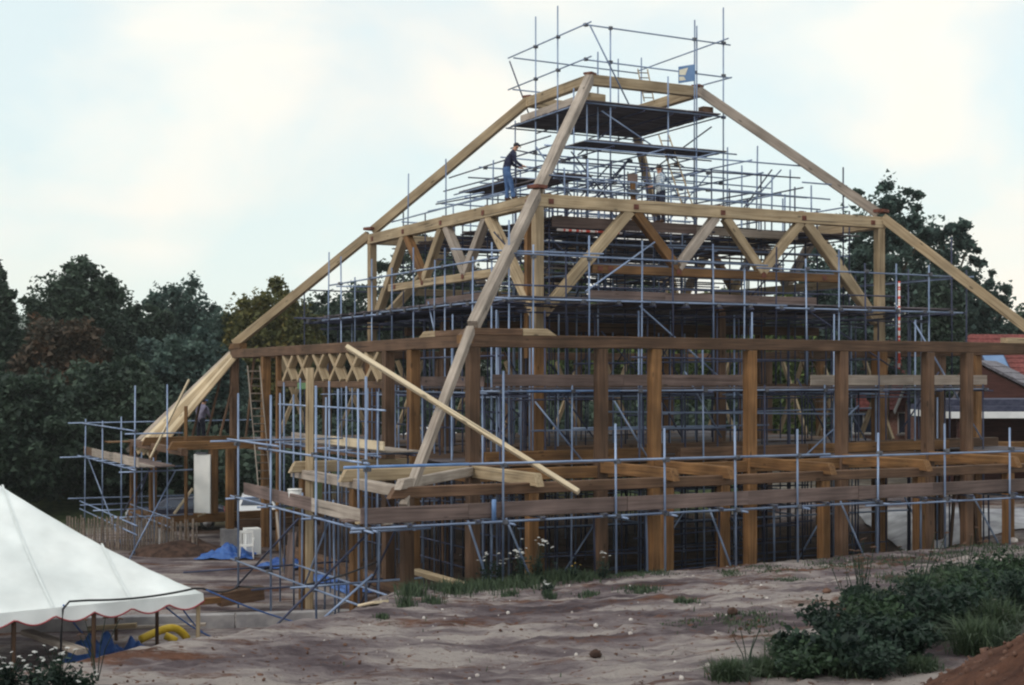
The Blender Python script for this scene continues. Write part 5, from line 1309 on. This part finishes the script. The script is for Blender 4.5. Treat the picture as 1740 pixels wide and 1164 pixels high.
def crown(rng, hw, z0, z1, nclump, nleaf, size, shape=1.0, fill=.5, clump=.26):
    cz = z0+(z1-z0)*.52; hz = (z1-z0)/2
    def env(d, rad):
        lump = 1+.20*vnoise(d[:, 0]*2.3+5+hw, d[:, 1]*2.3+d[:, 2]*2.9)*2
        c = d*(rad*lump)[:, None]; t = (c[:, 2]+1)/2
        taper = 1-.38*np.clip(t-.45, 0, 1)*shape-.18*np.clip(.3-t, 0, 1)
        return np.stack([c[:, 0]*hw*taper, c[:, 1]*hw*taper, cz+c[:, 2]*hz], 1)
    def dirs(n):
        d = rng.normal(size=(n, 3)); return d/np.linalg.norm(d, axis=1)[:, None]
    nclump = int(nclump*2.6)
    c = env(dirs(nclump), rng.uniform(fill**2, 1, nclump)**.5*.90)
    cr = hw*clump*.62*rng.uniform(.45, 1.35, nclump)
    nf = int(nleaf*(.3 if fill > .2 else .12)); nl = nleaf-nf
    k = rng.choice(nclump, nl, p=cr**2/np.sum(cr**2))
    o = dirs(nl)*(rng.uniform(0, 1, nl)**.4)[:, None]; o[:, 2] = o[:, 2]*.7
    P = c[k]+o*cr[k][:, None]*(1+.13*rng.normal(size=(nl, 1)))
    P2 = env(dirs(nf), rng.uniform(.05, .80, nf)**.45)
    return c, tris(np.concatenate([P, P2]), size, rng)
def limb_mesh(paths, m, name, parent, n=6):
    V = []; Fc = []
    for pts, r0, r1 in paths:
        base = len(V); P = [Vector(p) for p in pts]
        for i, p in enumerate(P):
            d = (P[min(i+1, len(P)-1)]-P[max(i-1, 0)]).normalized(); s = d.cross(Vector((.3, .9, .1))).normalized(); t = s.cross(d)
            r = r0+(r1-r0)*i/(len(P)-1)
            for j in range(n): q = 2*math.pi*j/n; V.append(tuple(p+(s*math.cos(q)+t*math.sin(q))*r))
        for i in range(len(P)-1):
            for j in range(n): Fc.append((base+i*n+j, base+i*n+(j+1) % n, base+i*n+n+(j+1) % n, base+i*n+n+j))
    return mesh_obj(name, V, Fc, m, parent, smooth=True)
def tree(label, x, ytop, Y, hwpx, m, low=.08, nleaf=13000, size=.24, nclump=60, fill=.45, clump=.27, shape=.2, seed=1, name='broadleaf_tree'):
    rng = np.random.default_rng(seed); rr = random.Random(seed)
    X = (x-PX)/F*Y; g = tz(X, Y); top = z_at(ytop, Y)-g; hw = hwpx/F*Y*1.14
    T = thing(name, label, 'tree', (X, Y, g))
    c, (V, Q) = crown(rng, hw, top*low, top, nclump, int(nleaf*3.2), size, shape, fill, clump)
    np_mesh('crown', V, Q, m, T)
    r0 = .05*top*.45; paths = [([(0, 0, -.2), (.03*hw, 0, top*.3), (-.03*hw, .04*hw, top*.6), (0, 0, top*.86)], r0, .04)]
    for k in range(12):
        q = c[rng.integers(0, len(c))]; z0 = top*rr.uniform(.18, .55)
        if q[2] < z0: z0 = max(.6, q[2]*.6)
        paths.append(([(0, 0, z0), (q[0]*.45, q[1]*.45, z0+(q[2]-z0)*.6), tuple(q)], r0*.42, .03))
    limb_mesh(paths, 'bark', 'trunk', T)
    return T
TREES = [
 ('dark tree filling the gap between the big round tree and the bluish one', 232, 512, 88, 70, 'leaf_dark', dict(low=.02, nleaf=13000)),
 ('dark bluish tree in the gap left of the olive tree', 385, 520, 86, 62, 'leaf_blue', dict(low=.02, nleaf=12000)),
 ('tall dark tree cut off by the left edge', -8, 446, 78, 44, 'leaf_dark', dict(low=.05)),
 ('big round dark tree highest on the left skyline', 140, 438, 84, 105, 'leaf_dark', dict(low=.05, nleaf=22000, nclump=95, clump=.2)),
 ('bluish tree with a loose peaked top right of the big round tree', 308, 466, 92, 78, 'leaf_blue', dict(low=.02, nleaf=17000, fill=.35, clump=.2, nclump=85, shape=.6)),
 ('rusty brown autumn tree in front of the big round tree', 105, 530, 72, 88, 'leaf_rust', dict(low=.02, nleaf=14000, clump=.22, nclump=75)),
 ('dark bushy tree low at the left edge', 40, 620, 64, 105, 'leaf_dark', dict(low=0, nleaf=15000, nclump=80, clump=.22)),
 ('dark green tree directly behind the porch scaffold', 190, 605, 67, 100, 'leaf_dark', dict(low=0, nleaf=16000, nclump=80, clump=.22)),
 ('dark bluish tree behind the plank rafters at left', 320, 560, 76, 100, 'leaf_blue', dict(low=0, nleaf=16000, nclump=80, clump=.22)),
 ('olive and yellow autumn tree left of the hall', 462, 476, 84, 92, 'leaf_olive', dict(low=.02, nleaf=20000, fill=.3, nclump=95, clump=.19)),
 ('dark green tree behind the left end of the hall', 580, 482, 90, 80, 'leaf_dark', dict(low=.02, nleaf=15000, nclump=75)),
 ('green tree behind the left-hand truss', 740, 392, 95, 105, 'leaf_dark', dict(low=.02, nleaf=17000, nclump=85, clump=.22)),
 ('leafy green tree behind the near corner post of the hall', 925, 418, 96, 100, 'leaf_green', dict(low=.02, nleaf=16000, nclump=80, clump=.22)),
 ('lower green tree behind the middle of the right-hand truss', 1075, 462, 92, 80, 'leaf_green', dict(low=.02, nleaf=13000)),
(  'low green bushy tree right of the ladder inside the hall', 1330, 515, 76, 60, 'leaf_green', dict(low=.02, nleaf=10000)),
 ('dark round bush-like tree hiding the left end of the red roof', 1418, 580, 72, 30, 'leaf_dark', dict(low=.0, nleaf=5000)),
 ('low yellowish green tree behind the right-hand posts', 1225, 492, 90, 85, 'leaf_green', dict(low=.02, nleaf=13000)),
 ('dark tree behind the right end of the truss', 1395, 405, 84, 62, 'leaf_blue', dict(low=.05, nleaf=10000, fill=.3, clump=.22, nclump=60)),
 ('tallest tree on the right with a loose pointed crown', 1500, 296, 78, 98, 'leaf_blue', dict(low=.20, nleaf=12500, fill=.14, clump=.17, nclump=85, shape=.6)),
 ('open crowned tree right of the tallest one', 1604, 356, 79, 74, 'leaf_blue', dict(low=.22, nleaf=8500, fill=.14, clump=.19, nclump=60, shape=.5)),
 ('smaller dark tree in front of the red roof at right', 1590, 470, 70, 52, 'leaf_dark', dict(low=.18, nleaf=11000, clump=.22)),
 ('dark tree behind the right-hand hip rafter', 1672, 452, 80, 55, 'leaf_blue', dict(low=.3, nleaf=5500, fill=.15, clump=.18)),
 ('dark conifer-like tree cut off by the right edge', 1745, 515, 96, 60, 'leaf_dark', dict(low=.05, nleaf=9000, shape=1.8)),
]
for i, (lab, x, y, Y, hw, m, kw) in enumerate(TREES): tree(lab, x, y, Y, hw, m, seed=40+i, **kw)
# undergrowth closing the foot of the wood
def undergrowth():
    rng = np.random.default_rng(5); n = 52000
    X = rng.uniform(-42, 16, n); Y = 66+rng.gamma(2.0, 6.0, n)*.9+np.where(X > -8, 12, 0); 
    hgt = 3.2+2.2*np.array(fbm(X*.16, Y*.1, 3))+.06*(Y-66)
    Z = hgt*rng.uniform(0, 1, n)**.8+terrain(X, Y, False)
    V, Q = quads(np.stack([X, Y, Z], 1), .45, rng)
    o = np_mesh('undergrowth', V, Q, 'leaf_dark'); tag(o, 'dense dark undergrowth at the foot of the wood behind the hall', 'undergrowth', kind='stuff')
undergrowth()

# ================================================================== grass, weeds and flowers on the bank
def blades(P, hmin, hmax, rng, width=.012, lean=.35):
    n = len(P); h = rng.uniform(hmin, hmax, n); a = rng.uniform(0, 2*np.pi, n); ln = rng.normal(0, lean, n)*h
    dx, dy = np.cos(a), np.sin(a); w = width*rng.uniform(.7, 1.4, n)
    base = P; side = np.stack([-dy*w, dx*w, 0*w], 1)
    mid = base+np.stack([dx*ln*.4, dy*ln*.4, h*.6], 1); tip = base+np.stack([dx*ln, dy*ln, h*(1-.25*np.abs(ln/h))], 1)
    V = np.stack([base-side, base+side, mid+side*.8, mid-side*.8, tip], 1).reshape(-1, 3)
    k = np.arange(n)*5
    T = np.concatenate([np.stack([k, k+1, k+2], 1), np.stack([k, k+2, k+3], 1), np.stack([k+3, k+2, k+4], 1)])
    return V, T
def grass_field():
    rng = np.random.default_rng(21); VV = []; TT = []; off = 0
    spots = [(700, 1012, 22, .75), (735, 1024, 18, .4), (770, 1006, 40, .6), (830, 1000, 46, .6), (890, 992, 46, .7), (950, 985, 40, .7), (1000, 984, 30, .5), (1060, 978, 40, .3), (1110, 975, 36, .25), (865, 1012, 16, .3),
             (935, 1018, 12, .4), (1000, 1012, 18, .3), (1090, 1003, 34, .35), (1165, 1026, 20, .3), (690, 1030, 16, .5), (1160, 1060, 40, .12), (1270, 1058, 60, .2), (1300, 965, 40, .2), (1400, 962, 40, .2), (1460, 958, 60, .2), (1540, 955, 50, .2), (1620, 940, 60, .25), (1700, 935, 60, .3), (1560, 985, 60, .35), (1640, 975, 60, .5), (650, 1050, 12, .25), (1340, 985, 30, .2), (1240, 975, 20, .25)]
    for x, y, rpx, hh in spots:
        X, Y, Z = gp(x, y); r = rpx/F*Y; n = int(420*(rpx/30)*(.5+hh))
        px = X+rng.normal(0, r*.5, n); py = Y+rng.normal(0, r*1.1, n); pz = terrain(px, py)-.02
        V, T = blades(np.stack([px, py, pz], 1), hh*.15, hh*.5, rng, .009, .6); VV.append(V); TT.append(T+off); off += len(V)
    n = 1500; px = rng.uniform(-3, 14, n); py = rng.uniform(12, 34, n)
    keep = (fbm(px*.5+9, py*.5, 3) > .28) | (rng.random(n) < .03)
    px, py = px[keep], py[keep]; V, T = blades(np.stack([px, py, terrain(px, py)-.01], 1), .02, .10, rng, .006, 1.0); VV.append(V); TT.append(T+off); off += len(V)
    o = np_mesh('grass', np.concatenate(VV), np.concatenate(TT), 'grass_blade'); tag(o, 'scattered green grass tufts along the sandy bank', 'grass', kind='stuff')
grass_field()
def leaf_plant(rng, h, r, n, size):
    """bushy weed: leaves on many arching stems"""
    k = rng.integers(0, 26, n); ang = rng.uniform(0, 2*np.pi, 26)[k]; rad = (rng.uniform(.1, 1, 26)*r)[k]; hh = (rng.uniform(.45, 1, 26)*h)[k]
    t = rng.uniform(.05, 1, n)
    P = np.stack([np.cos(ang)*rad*t**.8, np.sin(ang)*rad*t**.8, hh*t**.75], 1)+rng.normal(0, .05, (n, 3))*np.array([1, 1, .6])
    P[:, 2] = np.maximum(P[:, 2], .02)
    return quads(P, size*rng.uniform(.45, 1.3, n), rng, up=.5, aspect=.5)
WEEDS = [(1300, 1148, .32, .4, 'g'), (1345, 1120, .40, .42, 'g'), (1400, 1140, .50, .55, 'l'), (1450, 1120, .62, .6, 'l'), (1495, 1095, .72, .65, 'l'), (1530, 1120, .55, .5, 'l'), (1545, 1060, .75, .7, 'l'), (1590, 1090, .75, .7, 'l'),
         (1610, 1040, .85, .8, 'l'), (1650, 1070, .7, .6, 'l'), (1665, 1020, .9, .85, 'l'), (1715, 1030, .9, .8, 'l'), (1735, 1000, .95, .9, 'l'), (1690, 995, .8, .9, 'l'), (1640, 1005, .6, .7, 'g'), (1580, 1005, .45, .7, 'g'),
         (1660, 1110, .62, .5, 'g'), (1690, 1085, .7, .55, 'g'), (1470, 1060, .6, .5, 'l'), (1440, 1150, .3, .4, 'g'), (1560, 1140, .25, .4, 'g'), (1240, 1152, .3, .35, 'g'), (1500, 1025, .35, .5, 'g'), (1739, 1055, .8, .8, 'l'), (1365, 1150, .42, .5, 'l'), (1425, 1085, .55, .5, 'l'), (1480, 1150, .45, .5, 'l')]
ORD = ('leftmost', 'second from left', 'third from left', 'fourth from left', 'fifth from left', 'sixth from left', 'seventh from left', 'eighth from left', 'ninth from left')
WL = {}
for ty, what in (('l', 'dark leafy weed'), ('g', 'spiky grass tussock')):
    for row, lo_, hi_ in (('front row', 1100, 9999), ('middle row', 1045, 1100), ('back row', 0, 1045)):
        idx = sorted((i for i, q in enumerate(WEEDS) if q[4] == ty and lo_ <= q[1] < hi_), key=lambda i: WEEDS[i][0])
        for n_, i in enumerate(idx): WL[i] = what+' in the lower right overgrown patch, '+row+', '+ORD[n_]
for i, (x, y, h, r, ty) in enumerate(WEEDS):
    rng = np.random.default_rng(300+i); X, Y, Z = gp(min(x, 1739), y)
    if ty == 'l': V, Q = leaf_plant(rng, h*(.6 if y < 1045 else .78), r*.85, 3000, .055+.05*rng.random())
    else:
        n = 900; P = np.stack([rng.normal(0, r*.2, n), rng.normal(0, r*.2, n), np.zeros(n)-.02], 1); V, Q = blades(P, h*.3, h*.85, rng, .006, .9)
    o = np_mesh('leafy_weed' if ty == 'l' else 'grass_tussock', V, Q, ('leaf_weed_pale' if y < 1045 or i % 4 == 0 else 'leaf_weed') if ty == 'l' else 'grass_blade'); o.location = (X, Y, Z-.02)
    tag(o, WL[i], 'weed' if ty == 'l' else 'grass', 'leafy weeds in the overgrown patch' if ty == 'l' else 'tussocks around the overgrown patch')
# flowering plants
_FL = {}
def flower_plant(label, x, y, Y, h, nhead, spread, headm='petal_white', hr=.05, group=None, cat='plant', name='flowering_plant', leafy=60):
    if Y is None: X, Y, Z = gp(x, y)
    else: X, _, _ = pt(x, y, Y); Z = tz(X, Y)
    rr = random.Random(int(x*7+y)); rng = np.random.default_rng(int(x*3+y))
    T = thing(name, label, cat, (X, Y, Z), 0, group)
    paths = []; heads = []
    for k in range(nhead):
        q = rr.uniform(0, 6.28); d = rr.uniform(.1, 1)*spread; z = h*rr.uniform(.72, 1.08); e = (d*math.cos(q), d*math.sin(q), z)
        paths.append(([(0, 0, -.05), (e[0]*.35, e[1]*.35, z*.5), e], .007, .004)); heads.append(e)
    limb_mesh(paths, 'leaf_weed', 'stem', T, n=4)
    if leafy:
        V, Q = leaf_plant(rng, h*.8, spread*.9, leafy*6, .06); np_mesh('foliage', V, Q, 'leaf_weed', T)
    for e in heads:
        if headm not in _FL:
            V = []; Fc = []; n = 16
            for j in range(n):
                a = j*2.4; rd = hr*math.sqrt(j/n); c = Vector((rd*math.cos(a), rd*math.sin(a), .25*hr*(1-(rd/hr)**2))); s = hr*.3; b = len(V)
                V += [tuple(c+Vector(v)*s) for v in ((1, 0, 0), (0, 1, 0), (-1, 0, 0), (0, -1, 0), (0, 0, .8), (0, 0, -.6))]
                Fc += [(b, b+1, b+4), (b+1, b+2, b+4), (b+2, b+3, b+4), (b+3, b, b+4), (b+1, b, b+5), (b+2, b+1, b+5), (b+3, b+2, b+5), (b, b+3, b+5)]
            me = bpy.data.meshes.new('flower_head'); me.from_pydata(V, [], Fc); me.materials.append(mat(headm)); _FL[headm] = me
        o = bpy.data.objects.new('flower_head', _FL[headm]); COL.objects.link(o); o.parent = T; o.location = e; s = rr.uniform(.7, 1.3)*(hr/.065 if headm == 'petal_white' else 1)*(.5 if name == 'flowering_plant' else 1); o.scale = (s, s, s); o.rotation_euler = (rr.uniform(-.4, .4), rr.uniform(-.4, .4), rr.uniform(0, 6))
    return T
FP = [('white-flowered weed left of the first long scaffold upright', 800, 992, 8, .9, .3), ('white-flowered weed leaning against the raking tube by the first long upright', 828, 998, 8, .7, .28), ('small white-flowered weed at the foot of the first long upright', 848, 995, 5, .65, .2),
      ('white-flowered weed just right of the first long upright', 886, 995, 10, .7, .35), ('tallest white-flowered weed clump in front of the orange eave post', 912, 990, 12, .85, .35), ('lone white-flowered weed beside the second long upright', 1024, 985, 5, .55, .2), ('single white-flowered weed low on the bank edge', 930, 1010, 4, .25, .12)]
for lab, x, y, n, h, s in FP: flower_plant(lab, x, y, None, h, n, s, hr=.065)
flower_plant('small yellow-flowered weed on the grassy bank edge', 972, 985, None, .35, 3, .2, 'petal_yellow', .04)
for lab, x, y, h, n, s in (('bushy white-flowered weed in the lower left corner', 15, 1180, .8, 16, .32), ('white-flowered weed right of the corner one at lower left', 100, 1190, 1.05, 14, .28), ('low white-flowered weed between the two at lower left', 60, 1195, .55, 9, .3), ('weed with few white heads at the bottom edge', 135, 1200, .4, 5, .2)):
    X, Y, Z = gp(x, 1163); flower_plant(lab, x, 1160, Y-.35, h*.42, n, s, hr=.04, leafy=90)
for lab, x, y, h, n, s in (('brown thistle rising over the left edge of the overgrown patch', 1465, 1075, 1.05, 9, .3), ('second brown thistle close to the overgrown patch edge', 1448, 1085, .85, 8, .28), ('brown seeded thistle at the lower edge of the overgrown patch', 1410, 1110, .6, 6, .25), ('brown seeded weed over the top of the overgrown patch', 1640, 1030, 1.1, 8, .4), ('brown seeded weed in the middle of the overgrown patch', 1560, 1060, 1.1, 7, .35)):
    flower_plant(lab, x, y, None, h, n, s, 'seed_brown', .03, cat='thistle', name='thistle', leafy=20)
for lab, x, y, h in (('thin dry grass stalks rising from the bare sand', 1270, 1140, .42), ('thin dry stalks at the bottom left edge of the sand', 165, 1160, .6)):
    flower_plant(lab, x, y, None, h, 5, .25, 'seed_brown', .012, cat='dry stalks', name='dry_stalks', leafy=0)

# ================================================================== clods and stones
def clods():
    rng = np.random.default_rng(77); VV = []; TT = []; off = 0
    t = (1+5**.5)/2
    ico = np.array([(-1, t, 0), (1, t, 0), (-1, -t, 0), (1, -t, 0), (0, -1, t), (0, 1, t), (0, -1, -t), (0, 1, -t), (t, 0, -1), (t, 0, 1), (-t, 0, -1), (-t, 0, 1)], float)/1.9
    fc = np.array([(0, 11, 5), (0, 5, 1), (0, 1, 7), (0, 7, 10), (0, 10, 11), (1, 5, 9), (5, 11, 4), (11, 10, 2), (10, 7, 6), (7, 1, 8), (3, 9, 4), (3, 4, 2), (3, 2, 6), (3, 6, 8), (3, 8, 9), (4, 9, 5), (2, 4, 11), (6, 2, 10), (8, 6, 7), (9, 8, 1)])
    n = 7000
    X = rng.uniform(-7, 13, n); Y = 10+24*rng.random(n)**1.2
    a, b = (X-CX)*UX+(Y-CY)*UY, (X-CX)*WX+(Y-CY)*WY
    rut = fbm(a*.22+3, b*1.15, 4)
    keep = (rut+.35*fbm(X*.9, Y*.9, 3)+rng.normal(0, .10, n) > .16) | (rng.random(n) < .05); X, Y = X[keep], Y[keep]
    m = 1600; X = np.concatenate([X, rng.normal(3.9, 1.0, m)]); Y = np.concatenate([Y, rng.normal(9.4, 1.2, m)])
    Z = terrain(X, Y)
    for x, y, z in zip(X, Y, Z):
        s = .005+.024*rng.random()**4
        V = ico*(s*rng.uniform(.6, 1.3, (12, 1)))*rng.uniform(.7, 1.4, 3)+np.array([x, y, z+s*.2]); VV.append(V); TT.append(fc+off); off += 12
    o = np_mesh('soil_clods', np.concatenate(VV), np.concatenate(TT), 'soil_red'); tag(o, 'loose reddish soil clods strewn over the sandy bank', 'soil', kind='stuff')
    VV = []; TT = []; off = 0
    X = rng.uniform(-6, 13, 420); Y = 10+24*rng.random(420); Z = terrain(X, Y)
    for x, y, z in zip(X, Y, Z):
        s = .012+.03*rng.random()**3; V = ico*(s*rng.uniform(.7, 1.2, (12, 1)))+np.array([x, y, z+s*.3]); VV.append(V); TT.append(fc+off); off += 12
    o = np_mesh('pebbles', np.concatenate(VV), np.concatenate(TT), 'stone_pale'); tag(o, 'small pale pebbles scattered over the sandy bank', 'pebbles', kind='stuff')
clods()
rk = gp(1012, 1118)
def rock(label, x, y, r, m):
    X, Y, Z = gp(x, y); rng = np.random.default_rng(int(x)); V = []; Fc = []; n, k = 12, 8
    for j in range(k+1):
        for i in range(n):
            a, b = 2*math.pi*i/n, math.pi*j/k; q = r*(.85+.3*rng.random()); V.append((q*math.sin(b)*math.cos(a), q*math.sin(b)*math.sin(a)*.8, q*.75*math.cos(b)))
    for j in range(k):
        for i in range(n): Fc.append((j*n+i, j*n+n+i, j*n+n+(i+1) % n, j*n+(i+1) % n))
    o = mesh_obj('soil_lump', V, Fc, m, smooth=True); o.location = (X, Y, Z+r*.35); tag(o, label, 'lump')
rock('dark round lump of soil in the middle of the bank', 1012, 1116, .07, 'soil_dark'); rock('reddish lump near the top of the bank at right', 1405, 1008, .07, 'soil_red'); rock('pale stone at the far right top of the bank', 1722, 922, .12, 'stone_pale'); rock('brown lump on the pale sand right of centre', 1245, 1048, .08, 'soil_dark')

# ================================================================== air
hz = new_mat('haze_air')[1]
hz.nodes.remove(hz.nodes['Principled BSDF'])
pv = hz.nodes.new('ShaderNodeVolumePrincipled'); pv.inputs['Color'].default_value = (.93, .97, 1, 1); pv.inputs['Density'].default_value = .0003; pv.inputs['Anisotropy'].default_value = .0
hz.links.new(pv.outputs[0], hz.nodes['Material Output'].inputs['Volume'])
V = [(x, y, z) for z in (-12, 75) for x, y in ((-430, -80), (430, -80), (430, 580), (-430, 580))]
hb = mesh_obj('haze', V, [(3, 2, 1, 0), (4, 5, 6, 7), (0, 1, 5, 4), (1, 2, 6, 5), (2, 3, 7, 6), (3, 0, 4, 7)], 'haze_air')
tag(hb, 'thin blue haze in the air', 'haze', kind='stuff')
